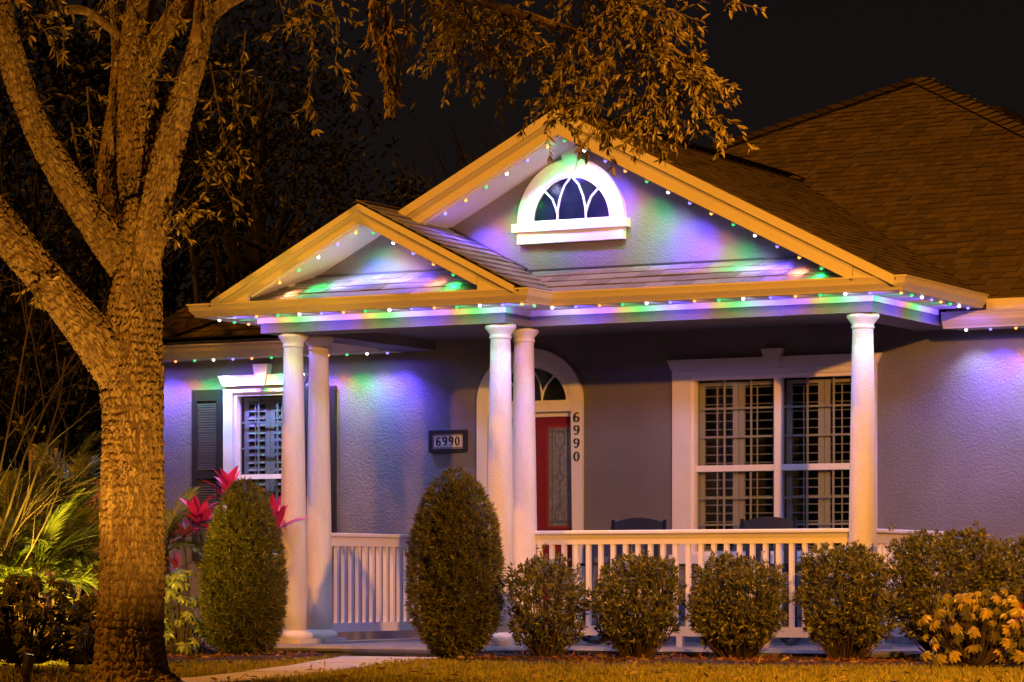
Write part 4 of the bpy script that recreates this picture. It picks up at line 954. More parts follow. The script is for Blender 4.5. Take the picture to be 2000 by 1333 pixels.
# right hanging mass
guides = [
 ([(0.416, -6.146, 3.637), (0.529, -6.086, 3.495), (0.511, -6.095, 3.324), (0.491, -6.106, 3.196), (0.486, -6.108, 3.090)], 16, .34),
 ([(0.566, -6.065, 3.586), (0.654, -6.019, 3.409), (0.705, -5.992, 3.181), (0.742, -5.972, 3.053), (0.757, -5.964, 2.953)], 16, .34),
 ([(0.893, -6.118, 3.632), (0.871, -6.130, 3.460), (0.831, -6.151, 3.291), (0.794, -6.171, 3.108), (0.801, -6.167, 2.976)], 18, .36),
 ([(0.995, -6.064, 3.542), (1.035, -6.042, 3.347), (1.055, -6.032, 3.150), (1.065, -6.026, 3.052), (1.050, -6.034, 2.976)], 18, .34),
 ([(1.104, -6.005, 3.477), (1.134, -5.989, 3.291), (1.159, -5.976, 3.108), (1.199, -5.955, 3.052), (1.184, -5.963, 2.995)], 18, .36),
 ([(1.204, -5.952, 3.412), (1.273, -5.915, 3.291), (1.341, -5.879, 3.164), (1.383, -5.857, 3.049)], 18, .34),
 ([(1.229, -5.939, 3.398), (1.358, -5.870, 3.314), (1.408, -5.844, 3.212)], 14, .26),
 ([(0.995, -6.064, 3.542), (1.172, -6.083, 3.387), (1.295, -6.017, 3.219), (1.357, -5.984, 3.037)], 18, .34),
 ([(0.757, -6.191, 3.742), (0.662, -6.128, 3.562), (0.612, -6.155, 3.364), (0.632, -6.144, 3.194)], 16, .36),
 ([(0.893, -6.118, 3.632), (0.899, -6.001, 3.449), (0.907, -5.997, 3.251), (0.949, -5.975, 3.067)], 18, .36),
 ([(0.632, -6.257, 3.770), (0.876, -6.241, 3.723), (1.073, -6.135, 3.672), (1.246, -6.043, 3.616), (1.340, -5.993, 3.577)], 26, .34),
 ([(0.757, -6.191, 3.798), (1.024, -6.162, 3.639), (1.147, -6.096, 3.555), (1.258, -6.036, 3.499)], 20, .34),
 ([(1.370, -5.977, 3.751), (1.468, -5.925, 3.706), (1.547, -5.882, 3.667), (1.626, -5.840, 3.647)], 5, .16),
 ([(0.189, -6.267, 3.723), (0.268, -6.111, 3.598), (0.369, -6.057, 3.455), (0.432, -6.024, 3.311)], 16, .34),
 ([(-0.061, -6.287, 3.793), (-0.030, -6.044, 3.663), (0.004, -5.912, 3.506), (0.016, -5.792, 3.362), (0.049, -5.774, 3.274)], 20, .34),
 ([(-0.235, -6.153, 3.866), (-0.243, -5.930, 3.670), (-0.227, -5.808, 3.510), (-0.154, -5.770, 3.319)], 16, .34),
 ([(-0.008, -6.145, 3.783), (-0.204, -5.910, 3.670), (-0.331, -5.864, 3.540)], 18, .36),
 ([(0.196, -6.036, 3.731), (0.003, -5.799, 3.640), (0.034, -5.670, 3.510)], 16, .34),
 ([(-0.312, -6.194, 3.895), (-0.334, -5.979, 3.758), (-0.305, -5.850, 3.658)], 12, .3),
]
for g_, n_, L_ in guides: spray(g_, int(n_ * 1.2), L_ * .78, .13, .021)
# left hanging sprays among the limbs
guides = [
 ([(-1.738, -7.067, 3.875), (-1.632, -7.068, 3.665), (-1.553, -7.082, 3.455), (-1.515, -7.062, 3.297)], 22, .30),
 ([(-1.509, -6.945, 3.875), (-1.477, -7.042, 3.598), (-1.499, -7.110, 3.389)], 20, .28),
 ([(-1.839, -7.122, 3.847), (-1.776, -7.088, 3.645), (-1.629, -7.123, 3.455)], 16, .28),
 ([(-2.174, -7.527, 3.808), (-2.056, -7.520, 3.671), (-1.925, -7.507, 3.534), (-1.888, -7.487, 3.435)], 14, .24),
 ([(-2.048, -7.460, 3.837), (-1.948, -7.406, 3.694), (-1.910, -7.386, 3.580)], 14, .26),
 ([(-1.539, -6.961, 2.434), (-1.429, -6.960, 2.543), (-1.330, -6.963, 2.629), (-1.280, -6.936, 2.658)], 14, .20),
 ([(-1.529, -6.956, 2.520), (-1.471, -6.925, 2.578), (-1.432, -6.905, 2.520)], 8, .18),
 ([(-2.071, -7.359, 2.165), (-2.099, -7.430, 2.160), (-2.124, -7.500, 2.121)], 7, .12),
 ([(-1.865, -7.135, 2.434), (-1.743, -7.183, 2.437), (-1.679, -7.150, 2.417)], 4, .10),
 ([(-1.778, -6.182, 3.035), (-1.698, -6.140, 2.884), (-1.632, -6.104, 2.748)], 14, .28),
 ([(-1.751, -6.168, 3.578), (-1.767, -6.063, 3.352), (-1.727, -6.042, 3.140), (-1.647, -5.999, 2.958)], 18, .34),
 ([(-1.565, -6.069, 3.759), (-1.701, -5.915, 3.520), (-1.742, -5.936, 3.246)], 14, .34),
 ([(-1.298, -6.153, 3.962), (-1.258, -6.132, 3.813), (-1.240, -6.122, 3.717)], 6, .16),
 ([(-1.246, -5.898, 3.880), (-1.214, -5.881, 3.638), (-1.224, -5.887, 3.457), (-1.251, -5.901, 3.322)], 12, .26),
 ([(-1.352, -5.955, 4.030), (-1.246, -5.898, 3.880), (-1.139, -5.842, 3.819)], 14, .34),
 ([(-1.139, -5.842, 4.000), (-1.086, -5.813, 3.759), (-1.099, -5.820, 3.548)], 14, .30),
 ([(-2.153, -6.835, 3.363), (-2.137, -6.827, 3.127), (-2.101, -6.808, 2.861)], 8, .16),
 ([(-2.171, -6.959, 3.142), (-2.145, -6.945, 2.966), (-2.094, -6.917, 2.790)], 8, .16),
 ([(-2.508, -7.138, 3.552), (-2.452, -6.995, 3.392), (-2.439, -6.988, 3.186)], 12, .26),
]
for g_, n_, L_ in guides: spray(g_, int(n_ * .6), L_ * .8, .12, .030)
# crown above the frame
crown_lo = [(-4.110, -6.859, 6.391), (-2.742, -6.129, 6.825), (-1.563, -5.388, 6.423), (-2.905, -5.083, 6.511), (-3.562, -6.567, 6.019),
            (-8.4, -0.4, 6.7), (-7.4, -0.9, 6.9), (-9.3, -0.2, 6.8), (-8.0, -1.4, 7.3), (-7.0, 0.4, 7.0), (-9.0, 0.9, 7.2), (-6.6, -0.6, 7.2)]
for c in crown_lo:
    c = np.array(c)
    for k in range(26):
        p = c + rng.normal(size=3) * np.array([.55, .55, .35]); q = p + rng.normal(size=3) * .5
        spray([tuple(p), tuple((p + q) / 2 + rng.normal(size=3) * .06), tuple(q)], 7, .40, .10, .045)
    # carrying bough
    base = Vector((-1.815, -6.655, 4.307)); TW.tube([base, base.lerp(Vector(c), .5) + Vector((0, 0, .15)), Vector(c)], [.06, .045, .02], 7, cap=False)
TW.build('twigs', 'twig', oak, kind='stuff', fix=False)
P = np.array([p for p, d in LP]); D = np.array([d for p, d in LP]); n = len(P)
V, F = leaves(P, D, rng.uniform(.028, .072, n), rng.uniform(.010, .023, n), fold=.24, detail=True, curl=.15)
np_mesh('foliage', V, F, 'oakleaf', oak, kind='stuff')
# strand of dead leaves
LP2 = []; TW2 = MB()
for k in range(6):
    dx = random.uniform(-14, 14)
    g0 = [np.array((-0.339, -6.548, 3.922)), np.array((-0.334, -6.545, 3.694)), np.array((-0.321, -6.539, 3.495)), np.array((-0.301, -6.528, 3.261))]
    j = rng.normal(size=3) * .05
    spray([tuple(g0[0] + j * 1.4), tuple(g0[1] + j * 1.5), tuple(g0[2] + j), tuple(g0[3] + j * .25)], 8 if k < 4 else 4, .13, .55, .02, store=LP2, tw=TW2)
TW2.build('dead_twigs', 'twig', oak, kind='stuff', fix=False)
P = np.array([p for p, d in LP2]); D = unit(np.array([d for p, d in LP2]) + np.array([0, 0, -.9])); n = len(P)
V, F = leaves(P, D, rng.uniform(.05, .09, n), rng.uniform(.014, .024, n), fold=.35, detail=True, curl=.2)
np_mesh('dead_leaves', V, F, 'dryleaf', oak, kind='stuff')

# ================================================================== SHRUBS
def topiary(base, prof, label, seed):
    """prof: (height, half width)"""
    global rng
    rng = np.random.default_rng(seed); base = np.array(base); r = empty('topiary_bush', tuple(base), label, 'bush', 'egg-shaped clipped bushes')
    hs = np.array([p[0] for p in prof]); ws = np.array([p[1] for p in prof])
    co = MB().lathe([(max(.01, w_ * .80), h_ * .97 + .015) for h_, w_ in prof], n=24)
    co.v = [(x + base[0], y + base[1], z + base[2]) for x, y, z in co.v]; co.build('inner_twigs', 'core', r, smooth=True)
    Ps, Ds = [], []
    def shell(n, k0, k1, nl):
        hh = rng.uniform(hs[0], hs[-1], n * 3); w_ = np.interp(hh, hs, ws); keep = rng.uniform(0, ws.max(), n * 3) < w_ + .02; hh = hh[keep][:n]; w_ = w_[keep][:n]; n = len(hh)
        th = rng.uniform(0, 2 * np.pi, n); k = rng.uniform(k0, k1, n) + .13 * (vnoise(np.column_stack([np.cos(th) * 3 + seed, np.sin(th) * 3, hh * 6])) - .5)
        slope = np.gradient(np.interp(np.linspace(hs[0], hs[-1], 80), hs, ws), (hs[-1] - hs[0]) / 79); sl = np.interp(hh, np.linspace(hs[0], hs[-1], 80), slope)
        nr = unit(np.column_stack([np.cos(th), np.sin(th), -sl * .8 + .45]))
        P = np.column_stack([np.cos(th) * w_ * k, np.sin(th) * w_ * k, hh + .01]) + base
        for q in range(nl):
            Ps.append(P + rng.normal(size=(n, 3)) * .006); Ds.append(unit(nr + rng.normal(size=(n, 3)) * .55))
    shell(2500, .93, 1.03, 8); shell(700, .78, .92, 7)
    for h_, w_ in ((.03, .1), (.06, .13)):
        for q in range(6):
            an = rng.uniform(0, 6.28); st = MB()
    sm = MB()
    for q in range(12):
        an = rng.uniform(0, 6.28); e = np.array([math.cos(an), math.sin(an), 0]) * np.interp(.16, hs, ws) * .9
        sm.tube([tuple(base + e * .2 + [0, 0, -.02]), tuple(base + e * .6 + [0, 0, .06]), tuple(base + e + [0, 0, .18])], [.008, .006, .004], 5)
    sm.build('stems', 'stem', r, kind='stuff')
    P = np.concatenate(Ps); D = np.concatenate(Ds); n = len(P)
    V, F = leaves(P, D, rng.uniform(.030, .062, n), rng.uniform(.006, .0105, n), fold=.18)
    np_mesh('foliage', V, F, 'yew', r, kind='stuff')
topiary((-4.535, -1.532, -0.104), [(0.0, .07), (.05, .14), (.12, .22), (.24, .28), (.38, .30), (.56, .302), (.74, .288), (.92, .252), (1.08, .205), (1.20, .155), (1.29, .105), (1.36, .03)], 'egg-shaped clipped bush in front of the left columns', 21)
topiary((-2.862, -1.207, -0.086), [(0.0, .08), (.05, .14), (.12, .21), (.22, .28), (.36, .322), (.52, .335), (.70, .335), (.86, .318), (1.02, .286), (1.16, .236), (1.28, .17), (1.36, .10), (1.405, .03)], 'egg-shaped clipped bush in front of the middle columns', 22)

def shrub(base, wx, wy, h, label, seed, n_ros=800, lean=0, tips=(), name='round_shrub', lo=.12, leaf=(.034, .058)):
    global rng
    rng = np.random.default_rng(seed); random.seed(seed); base = np.array(base); r = empty(name, tuple(base), label, 'shrub', 'low shrubs along the porch')
    Ps, Ds = [], []; sm = MB()
    # rosettes in the outer part of a rounded box volume
    n = n_ros * 3; U = rng.uniform(-1, 1, (n, 3)); q = (np.abs(U[:, 0]) ** 3 + np.abs(U[:, 1]) ** 3 + np.abs(U[:, 2]) ** 3.4) ** (1 / 3)
    bumps = 1 + .24 * (vnoise(U * 2.6 + seed) - .5) * 2
    k = (q < 1 * bumps) & (q > .30 + .30 * rng.uniform(size=n)); U = U[k][:n_ros]
    z01 = (U[:, 2] + 1) / 2; taper = np.interp(z01, [0, .2, .5, 1], [.66, .93, 1.0, .92])
    P = base + np.column_stack([U[:, 0] * wx / 2 * taper, U[:, 1] * wy / 2 * taper, lo * h + z01 * h * (1 - lo)])
    ax = unit(np.column_stack([U[:, 0], U[:, 1], U[:, 2] * .6 + .65]) + rng.normal(size=(len(U), 3)) * .35)
    for t in tips: P = np.concatenate([P, [base + np.array(t) * np.array([wx, wy, h])]]); ax = np.concatenate([ax, [[0, 0, 1.]]])
    for j in range(7): Ps.append(P + rng.normal(size=P.shape) * .008); Ds.append(unit(ax * rng.uniform(.35, 1.1) + rng.normal(size=P.shape) * .62))
    for i in range(0, len(P), 6):
        a_ = base + np.array([(P[i][0] - base[0]) * .22, (P[i][1] - base[1]) * .22, -.02]); b_ = P[i]; mid = a_ * .45 + b_ * .55 + np.array([(b_[0] - a_[0]) * .12, 0, -.02])
        sm.tube([tuple(a_), tuple(mid), tuple(b_)], [.0062 if i % 5 == 0 else .0035, .003, .0014], 4, cap=False)
    sm.build('stems', 'stem', r, kind='stuff', fix=False)
    P = np.concatenate(Ps); D = np.concatenate(Ds); n = len(P)
    V, F = leaves(P, D, rng.uniform(leaf[0], leaf[1], n), rng.uniform(.012, .019, n), fold=.2)
    np_mesh('foliage', V, F, 'shrub', r, kind='stuff')
shrub((-2.124, -1.154, -0.078), .56, .52, .76, 'smallest round shrub beside the right egg-shaped bush, with twigs showing below', 31, 760, tips=((-.05, 0, 1.07), (-.06, 0, 1.0), (.45, 0, .3), (.5, 0, .24)))
shrub((-1.489, -0.929, -0.075), .64, .56, .76, 'round shrub before the left rocking chair, second from the egg-shaped bushes', 32, 1150, tips=((-.08, 0, 1.04), (.1, 0, 1.03)))
shrub((-0.746, -0.759, -0.077), .70, .58, .76, 'round shrub before the middle of the wide window', 33, 1350, tips=((-.3, 0, 1.0), (.25, 0, 1.02)))
shrub((0.021, -0.576, -0.072), .68, .58, .82, 'round shrub hiding the foot of the right column', 34, 1350, tips=((.1, 0, 1.03),))
shrub((0.719, -0.318, -0.054), .98, .62, .91, 'broad hedge shrub right of the last column, behind the yellow plant', 35, 1900, tips=((-.44, 0, 1.06), (-.46, 0, 1.02), (.2, 0, 1.04)))
shrub((1.224, 0.065, -0.057), .80, .60, .88, 'hedge shrub cut off by the right edge of the picture', 36, 1100)

# ---------------- plants with large leaves: every leaf an object
def leaf_mesh(name, L, w, m, curl=.15, fold=.2, compound=0, droop=.5):
    if compound:
        P = []; D = []
        for k in range(compound):
            a_ = 2 * math.pi * k / compound + .2; P.append((0, 0, 0)); D.append((math.cos(a_), math.sin(a_), -droop + .15 * math.sin(k * 2.1)))
        V, F = leaves(np.array(P), np.array(D), np.array([L * (.85 + .3 * ((k * 7) % 5) / 5) for k in range(compound)]), w, fold=fold, detail=True, curl=curl, N=np.tile([0, 0, 1.], (compound, 1)))
    else:
        nseg = 7; V = []; F = []
        for i in range(nseg + 1):
            t = i / nseg; ww = w / 2 * (math.sin(math.pi * min(1, t * .92 + .06)) ** .8) * (1 if t < 1 else 0); x = L * t; z = L * (.35 * t - curl * 2.2 * t * t)
            V += [(x, -ww, z + ww * fold), (x, 0, z), (x, ww, z + ww * fold)]
        for i in range(nseg): F += [(i * 3, i * 3 + 1, i * 3 + 4, i * 3 + 3), (i * 3 + 1, i * 3 + 2, i * 3 + 5, i * 3 + 4)]
        me = bpy.data.meshes.new(name); me.from_pydata(V, [], F); me.materials.append(M[m]); me.polygons.foreach_set('use_smooth', [True] * len(F)); return me
    me = bpy.data.meshes.new(name)
    me.from_pydata([tuple(v) for v in V], [], [tuple(f) for fl in F for f in fl.tolist()]); me.materials.append(M[m]); return me
def put(me, parent, loc, direction, roll=0, s=1.0, flat=False):
    o = bpy.data.objects.new(me.name.split('.')[0], me); COL.objects.link(o); o.parent = parent; o.location = Vector(loc) - wloc(parent)
    d = Vector(direction).normalized()
    if flat: q = d.to_track_quat('Z', 'Y')
    else: q = d.to_track_quat('X', 'Z')
    o.rotation_mode = 'QUATERNION'; o.rotation_quaternion = q @ Matrix.Rotation(roll, 4, 'Z' if flat else 'X').to_quaternion(); o.scale = (s, s, s); return o
def umbrella_plant(name, base, wx, wy, h, n_, mats, label, cat, seed, L=.056, w=.021, group=None, droop=.32):
    random.seed(seed); base = Vector(base); r = empty(name, base, label, cat, group); ms = [leaf_mesh('leaf', L * k, w * k, mm, .2, .18, c, droop) for mm in mats for k, c in ((1.0, 8), (.85, 7), (1.1, 9))]
    st = MB()
    for i in range(n_):
        a_ = random.uniform(0, 2 * math.pi); rr = math.sqrt(random.uniform(.05, 1)); z = random.uniform(.12, 1); rad = rr * math.sqrt(max(.1, 1 - max(0, z - .45) ** 2 * 2.2))
        p = base + Vector((math.cos(a_) * rad * wx / 2, math.sin(a_) * rad * wy / 2, z * h))
        d = Vector((math.cos(a_) * rad * .8 + .25, math.sin(a_) * rad * .8 - .35, .75 + random.uniform(-.2, .2)))
        put(random.choice(ms), r, p, d, random.uniform(0, 6.28), random.uniform(.8, 1.15), flat=True)
        q = base + Vector(((p.x - base.x) * .25, (p.y - base.y) * .25, 0)); st.tube([q, q.lerp(p, .6) + Vector((0, 0, -.03)), p], [.005, .003, .0018], 4, cap=False)
    st.build('stems', 'stem', r, kind='stuff', fix=False); return r
umbrella_plant('variegated_plant', (1.219, -1.185, -0.073), .84, .55, .53, 190, ['variegated', 'variegated', 'schefdark'], 'yellow variegated umbrella plant in front of the hedge at bottom right', 'plant', 41, L=.064, w=.026, droop=.75)
umbrella_plant('variegated_plant', (1.639, -1.074, -0.077), .40, .45, .42, 60, ['variegated', 'schefdark'], 'small yellow plant cut off by the right edge, under the red leaves', 'plant', 42, L=.064, w=.026, droop=.75)
umbrella_plant('umbrella_plant', (-3.626, -5.468, -0.013), .95, .6, .56, 190, ['schefdark'], 'dark umbrella-leaved shrub at the bottom left beside the big tree', 'plant', 43, L=.062, w=.025)
umbrella_plant('umbrella_plant', (-3.334, -5.198, -0.022), .45, .45, .44, 80, ['schefdark'], 'low umbrella-leaved shrub tucked against the left side of the big trunk', 'plant', 44, L=.06, w=.024)
umbrella_plant('pale_leaf_plant', (-4.964, -1.761, -0.080), .36, .36, .66, 55, ['whiteleaf'], 'pale-leaved plant between the big trunk and the left egg-shaped bush', 'plant', 45, L=.075, w=.03)
umbrella_plant('low_plant', (-5.166, -1.302, -0.090), .5, .4, .30, 34, ['schefdark'], 'low dark plant in the mulch under the pale-leaved plant', 'plant', 46, L=.06, w=.025)

def ti_plant(base, heads, label, m, seed, L=.34, w=.085, name='cordyline'):
    random.seed(seed); base = Vector(base); r = empty(name, base, label, 'plant'); ms = [leaf_mesh('leaf', L * k, w * q, m, c, .25) for k, q, c in ((1, 1, .12), (.85, 1.1, .2), (1.1, .85, .28), (.7, 1, .05))]
    for hd, n_, up in heads:
        hd = Vector(hd); MB().tube([base, base.lerp(hd, .5) + Vector((.02, 0, 0)), hd], [.014, .012, .010], 7).build('cane', 'stem', r)
        for i in range(n_):
            a_ = i * 2.4 + random.uniform(-.3, .3); el = up + (.9 - 1.3 * i / n_) + random.uniform(-.12, .12)
            put(random.choice(ms), r, hd + Vector((0, 0, .08 * (1 - i / n_))), (math.cos(a_) * math.cos(el), math.sin(a_) * math.cos(el), math.sin(el)), random.uniform(-.4, .4), random.uniform(.8, 1.05))
    return r
ti_plant((-5.323, -0.593, -0.087), [((-5.301, -0.581, 1.125), 20, .30), ((-5.400, -0.861, 0.928), 24, .1), ((-4.906, -0.484, 0.876), 11, .4)], 'magenta-leaved plant rising behind the left egg-shaped bush', 'ti', 51, L=.29, w=.062)
ti_plant((-5.402, -0.975, -0.100), [((-5.388, -1.081, 0.803), 14, -.1)], 'dark purple-leaved plant under the magenta leaves', 'tidark', 52, L=.24, w=.06)
ti_plant((-5.158, -1.525, -0.084), [((-5.155, -1.523, 0.527), 6, .5)], 'single purple spiky plant right of the big trunk', 'tidark', 53, L=.20, w=.06)
ti_plant((1.385, -0.756, -0.074), [((1.392, -0.752, 0.200), 12, .2)], 'red-leaved croton at the right edge behind the yellow plant', 'croton', 54, L=.13, w=.045, name='croton')

# palms: each frond an object
def frond_mesh(L, n_, ll, droop, seed):
    rs = np.random.default_rng(seed); t = np.linspace(0, 1, 24); X = L * t * (1 - .12 * t * t); Z = L * (.42 * t - droop * t * t)
    b = MB(); b.tube([(x, 0, z) for x, z in zip(X, Z)], list(np.linspace(.008, .0015, 24)), 4, cap=False)
    P = []; D = []; Ls = []
    for i in range(n_):
        u = .16 + .84 * i / n_; x = np.interp(u, t, X); z = np.interp(u, t, Z)
        for s in (-1, 1):
            P.append((x, 0, z)); D.append((.75 + .25 * u, s * (.85 - .35 * u), .22 - .35 * u + rs.normal() * .10)); Ls.append(ll * (math.sin(math.pi * (u * .8 + .18)) ** .7) * rs.uniform(.85, 1.1))
    V, F = leaves(np.array(P), np.array(D), np.array(Ls), .015, fold=.15, detail=True, curl=.28, N=np.tile([0, 0, 1.], (len(P), 1)))
    me = bpy.data.meshes.new('frond'); nb = len(b.v)
    me.from_pydata(b.v + [tuple(v) for v in V], [], b.f + [tuple(np.array(f) + nb) for fl in F for f in fl]); me.materials.append(M['palm']); return me
FR = [frond_mesh(.85, 34, .24, d, s) for d, s in ((.45, 1), (.75, 2), (1.0, 3))] + [frond_mesh(.6, 28, .18, .6, 4)]
def palm(base, heads, n_, label, seed, s=1.0, lo=.15, hi=1.35):
    random.seed(seed); base = Vector(base); r = empty('palm', base, label, 'palm')
    for hd in heads:
        hd = Vector(hd); MB().tube([base, base.lerp(hd, .6), hd], [.035, .03, .02], 8).build('stem', 'stem', r)
        for i in range(n_):
            a_ = i * 2.4 + random.uniform(-.3, .3); el = lo + (hi - lo) * ((i * .618) % 1)
            put(random.choice(FR), r, hd, (math.cos(a_) * math.cos(el), math.sin(a_) * math.cos(el), math.sin(el) * .8), random.uniform(-.3, .3), s * random.uniform(.8, 1.1))
    return r
palm((-4.718, -3.670, -0.014), [(-4.734, -3.678, 0.619), (-5.125, -3.547, 0.565), (-4.661, -3.413, 0.583), (-4.647, -3.972, 0.458), (-4.945, -4.018, 0.421)], 14, 'lit yellow-green palm clump low at the left, behind the dark shrub', 61, .92)
palm((-5.956, -2.517, -0.036), [(-5.990, -2.535, 0.878)], 17, 'darker palm with arching fronds at the left edge', 62, 1.1)
palm((-6.021, -1.645, -0.036), [(-6.021, -1.645, 0.930)], 18, 'taller upright palm just left of the big trunk', 63, 1.0, .5, 1.5)
palm((-5.592, -0.963, -0.078), [(-5.628, -0.982, 0.732)], 15, 'green palm showing between the big trunk and the magenta plant', 64, .85)

# bare twiggy shrub at the far left
random.seed(9)
bs = empty('bare_shrub', (-4.884, -4.439, 0.001), 'leafless twiggy shrub at the left edge below the forked limb', 'shrub'); tb = MB(); bl = []
def twig(p, d, L, r_, depth):
    pts_ = [p]; ns = 7
    for k in range(ns):
        d = (d + Vector((random.gauss(0, .09), random.gauss(0, .09), random.gauss(0, .06) + .01))).normalized(); p = p + d * L / ns; pts_.append(p)
    tb.tube(pts_, list(np.linspace(r_, r_ * .45, ns + 1)), 5 if depth < 2 else 3, cap=False)
    if depth < 4:
        for k in range(3 if depth < 3 else 4):
            i = random.randint(2, ns); a_ = random.uniform(0, 6.28); dd = (pts_[i] - pts_[i - 1]).normalized(); o_ = dd.orthogonal().normalized(); o_.rotate(Matrix.Rotation(a_, 3, dd).to_quaternion())
            twig(pts_[i], (dd + o_ * random.uniform(.35, .8)).normalized(), L * random.uniform(.4, .62), r_ * .5, depth + 1)
    elif random.random() < .05: bl.append((np.array(p), np.array(d)))
for tip, r_ in (((-4.313, -4.134, 2.201), .012), ((-4.539, -4.028, 2.554), .011), ((-4.679, -4.329, 2.796), .010), ((-4.232, -4.091, 1.479), .009), ((-4.390, -4.402, 2.028), .011), ((-4.411, -3.846, 1.350), .008)):
    p0 = Vector((-4.884, -4.439, 0.001)); v = Vector(tip) - p0; twig(p0, v.normalized(), v.length * .95, r_, 1)
tb.build('branches', 'twig', bs, kind='stuff', fix=False)
Pb = np.array([p for p, d in bl]); Pb = np.repeat(Pb, 3, 0) + rng.normal(size=(len(bl) * 3, 3)) * .02; V, F = leaves(Pb, rng.normal(size=Pb.shape), .045, .02, detail=True); np_mesh('last_leaves', V, F, 'oakleaf', bs, kind='stuff')

# slatted wooden fence and pot behind the palms
fe = empty('wooden_fence', (-7.475, -0.153, -0.049), 'short slatted brown fence glimpsed behind the palms', 'fence')
for i in range(7):
    q = Vector((-7.563, -0.201, -0.049)).lerp(Vector((-7.375, -0.100, -0.049)), i / 6)
    MB().box(q.x - .014, q.x + .014, q.y, q.y + .02, -.1, 1.62 + .02 * math.sin(i * 2.2)).build('slat', 'fence', fe)
q0 = Vector((-7.575, -0.207, 1.093)); q1 = Vector((-7.363, -0.094, 1.093))
for z in (.72, 1.50): MB().bar((q0.x, q0.y + .03, z), (q1.x, q1.y + .03, z), .03, .06).build('rail', 'fence', fe)
pt = empty('terracotta_urn', (-7.170, 0.236, -0.080), 'terracotta urn half hidden behind the big trunk', 'urn'); q = Vector((-7.170, 0.236, 1.097))
ub = MB().lathe([(.07, -.1), (.08, .1), (.06, .5), (.07, .8), (.10, .98), (.14, 1.06), (.145, 1.20), (.12, 1.30), (.135, 1.33), (.135, 1.36), (.11, 1.36)], (q.x, q.y), 24); ub.build('body', 'pot', pt, smooth=True)

# ================================================================== TREES BEHIND
def bg_tree(name, base, height, crown, label, seed, n_leaf, leaf, m='darkleaf', group='dark trees behind the house', trunk_r=.16, limbs=9):
    """crown: (centre offset xyz, radii xyz)"""
    global rng
    rng = np.random.default_rng(seed); random.seed(seed); base = np.array(base); r = empty(name, tuple(base), label, 'tree', group)
    tb_ = MB(); c0 = base + np.array(crown[0]); rad = np.array(crown[1])
    top = c0 + np.array([0, 0, rad[2] * .3]); tb_.tube([tuple(base - [0, 0, .1]), tuple(base * .5 + top * .5 + [.1, 0, 0]), tuple(top)], [trunk_r, trunk_r * .7, trunk_r * .3], 8)
    tb_.build('trunk', 'bareb', r)
    br = MB(); Ps = []; Ds = []
    n_cl = max(12, int(n_leaf / 90))
    for k in range(n_cl):
        u = unit(rng.normal(size=3)) * rng.uniform(.45, 1.0) ** .6; c = c0 + u * rad
        s_ = base * .35 + c0 * .65 + rng.normal(size=3) * .3
        if k % 2 == 0: br.tube([tuple(s_), tuple((s_ + c) / 2 + rng.normal(size=3) * .12), tuple(c)], [.035, .02, .006], 4, cap=False)
        q = int(n_leaf / n_cl); cr = rng.uniform(.35, .8) * rad.min() * .42
        Ps.append(c + rng.normal(size=(q, 3)) * cr * np.array([1, 1, .75])); Ds.append(rng.normal(size=(q, 3)) + [0, 0, -.3])
    br.build('branches', 'bareb', r, kind='stuff', fix=False)
    P = np.concatenate(Ps); D = np.concatenate(Ds); n = len(P); V, F = leaves(P, D, rng.uniform(leaf * .7, leaf * 1.3, n), leaf * .42, fold=.2)
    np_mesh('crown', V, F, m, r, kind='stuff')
def G0(p): return (p[0], p[1], -.1)
bg_tree('leafy_tree', G0((-10.575, 7.260, -0.105)), 7, ((0.55, 0, 5.6), (1.15, 1.3, 1.35)), 'dim leafy tree with spreading branches left of the small gable', 71, 5000, .10, trunk_r=.13)
bg_tree('dark_tree', G0((-14.873, 9.501, -0.181)), 8, ((0, 0, 4.6), (2.0, 1.6, 3.4)), 'dark tree behind the left forked limb', 72, 9000, .13)
bg_tree('dark_tree', G0((-15.489, 12.572, -0.239)), 8, ((0, 0, 5.2), (1.7, 1.6, 3.2)), 'dark tree behind the big trunk', 73, 8000, .13)
bg_tree('dark_tree', G0((-14.339, 6.386, -0.124)), 8, ((0, 0, 4.0), (1.6, 1.6, 3.4)), 'dark tree cut off by the left edge', 74, 7000, .13)
bg_tree('dark_tree', G0((-16.348, 17.781, -0.334)), 6, ((0, 0, 4.3), (1.5, 1.4, 1.5)), 'low dark tree just above the small gable roof', 75, 4500, .13)
bg_tree('dark_tree', G0((-15.613, 18.173, -0.334)), 6, ((0, 0, 5.0), (.45, .5, 1.3)), 'narrow dark tree left of the small gable peak', 76, 1800, .12)
bg_tree('dark_tree', G0((-15.284, 19.481, -0.353)), 7, ((0, 0, 5.4), (.9, .8, 1.6)), 'dark tree behind the big gable left slope', 77, 2600, .13)
def hedge(p, q, h, seed, label):
    global rng
    rng = np.random.default_rng(seed); p = np.array(p); q = np.array(q); n = 9000; t = rng.uniform(size=n); r = empty('tall_hedge', (*(p + q)[:2] / 2, -.1), label, 'hedge')
    z = rng.uniform(0, 1, n) ** .8 * h * (0.8 + .35 * vnoise(np.column_stack([t * 9, t * 0, t * 0 + seed]))); P = p + (q - p) * t[:, None]; P[:, 2] = z - .05; P[:, :2] += rng.normal(size=(n, 2)) * .28
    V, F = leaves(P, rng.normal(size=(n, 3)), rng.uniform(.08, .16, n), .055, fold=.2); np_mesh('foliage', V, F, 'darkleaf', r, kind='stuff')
    st = MB()
    for k in range(16):
        b_ = p + (q - p) * k / 15; st.tube([(b_[0], b_[1], -.1), (b_[0] + .1, b_[1], h * .7)], [.03, .01], 5)
    st.build('stems', 'bareb', r, kind='stuff')
hedge((-10.760, 1.495, -0.010), (-9.154, 3.484, -0.029), 2.6, 81, 'tall dark hedge behind the palms')
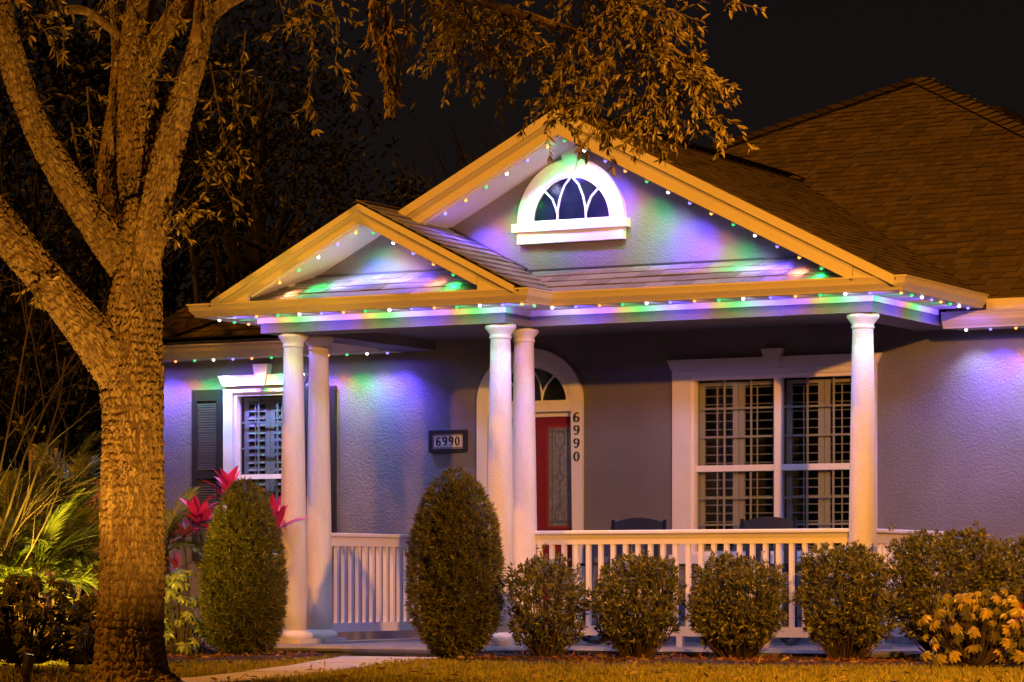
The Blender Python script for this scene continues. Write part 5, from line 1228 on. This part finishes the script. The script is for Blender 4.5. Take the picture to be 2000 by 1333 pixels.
# bare winter trees on the skyline
def bare_tree(base, h, label, seed):
    random.seed(seed); base = Vector(base); r = empty('bare_tree', base, label, 'tree', 'bare trees on the skyline'); b = MB()
    def grow(p, d, L, rr, depth):
        pts_ = [p]
        for k in range(4):
            d = (d + Vector((random.gauss(0, .07), random.gauss(0, .07), .03))).normalized(); p = p + d * L / 4; pts_.append(p)
        b.tube(pts_, list(np.linspace(rr, rr * .6, 5)), 5 if depth < 2 else 3, cap=False)
        if depth < 5:
            for k in range(3):
                o_ = d.orthogonal().normalized(); o_.rotate(Matrix.Rotation(random.uniform(0, 6.28), 3, d).to_quaternion())
                grow(pts_[random.randint(2, 4)], (d + o_ * random.uniform(.25, .6)).normalized(), L * random.uniform(.55, .75), rr * .55, depth + 1)
    grow(base, Vector((random.uniform(-.05, .05), 0, 1)), h * .36, .10, 0); tr_ = b.build('branches', 'bareb', r, kind='stuff', fix=False)
bare_tree(G0((-15.005, 20.763, -0.372)), 9.0, 'bare tree behind the big gable left of its peak', 91)
bare_tree(G0((-16.100, 24.712, -0.448)), 9.0, 'bare tree just left of the big gable peak', 92)
bare_tree(G0((-11.687, 24.799, -0.410)), 8.2, 'bare tree above the roof valley, nearer the gable', 93)
bare_tree(G0((-11.793, 27.009, -0.448)), 8.6, 'bare tree above the roof valley, nearer the tall roof', 94)

# fallen oak leaves lying on the lawn, the path and the mulch
random.seed(5); rng = np.random.default_rng(5); fp = []; a = R(28.0656)
while len(fp) < 420:
    x, y = random.uniform(-7, 2.6), random.uniform(-8.4, -0.9)
    dd = -(x - camx) * math.sin(a) + (y - camy) * math.cos(a); ll = ((x - camx) * math.cos(a) + (y - camy) * math.sin(a)) / dd
    if abs(ll) < .2 and dd > 16: fp.append((x, y, GZ + (.024 if in_poly(x, y, PATH) else .05)))
P = np.array(fp); D = rng.normal(size=P.shape); D[:, 2] *= .25; V, F = leaves(P, D, rng.uniform(.04, .075, len(P)), rng.uniform(.014, .024, len(P)), fold=.3, detail=True, curl=.15)
np_mesh('fallen_leaves', V, F, 'dryleaf', kind='stuff')
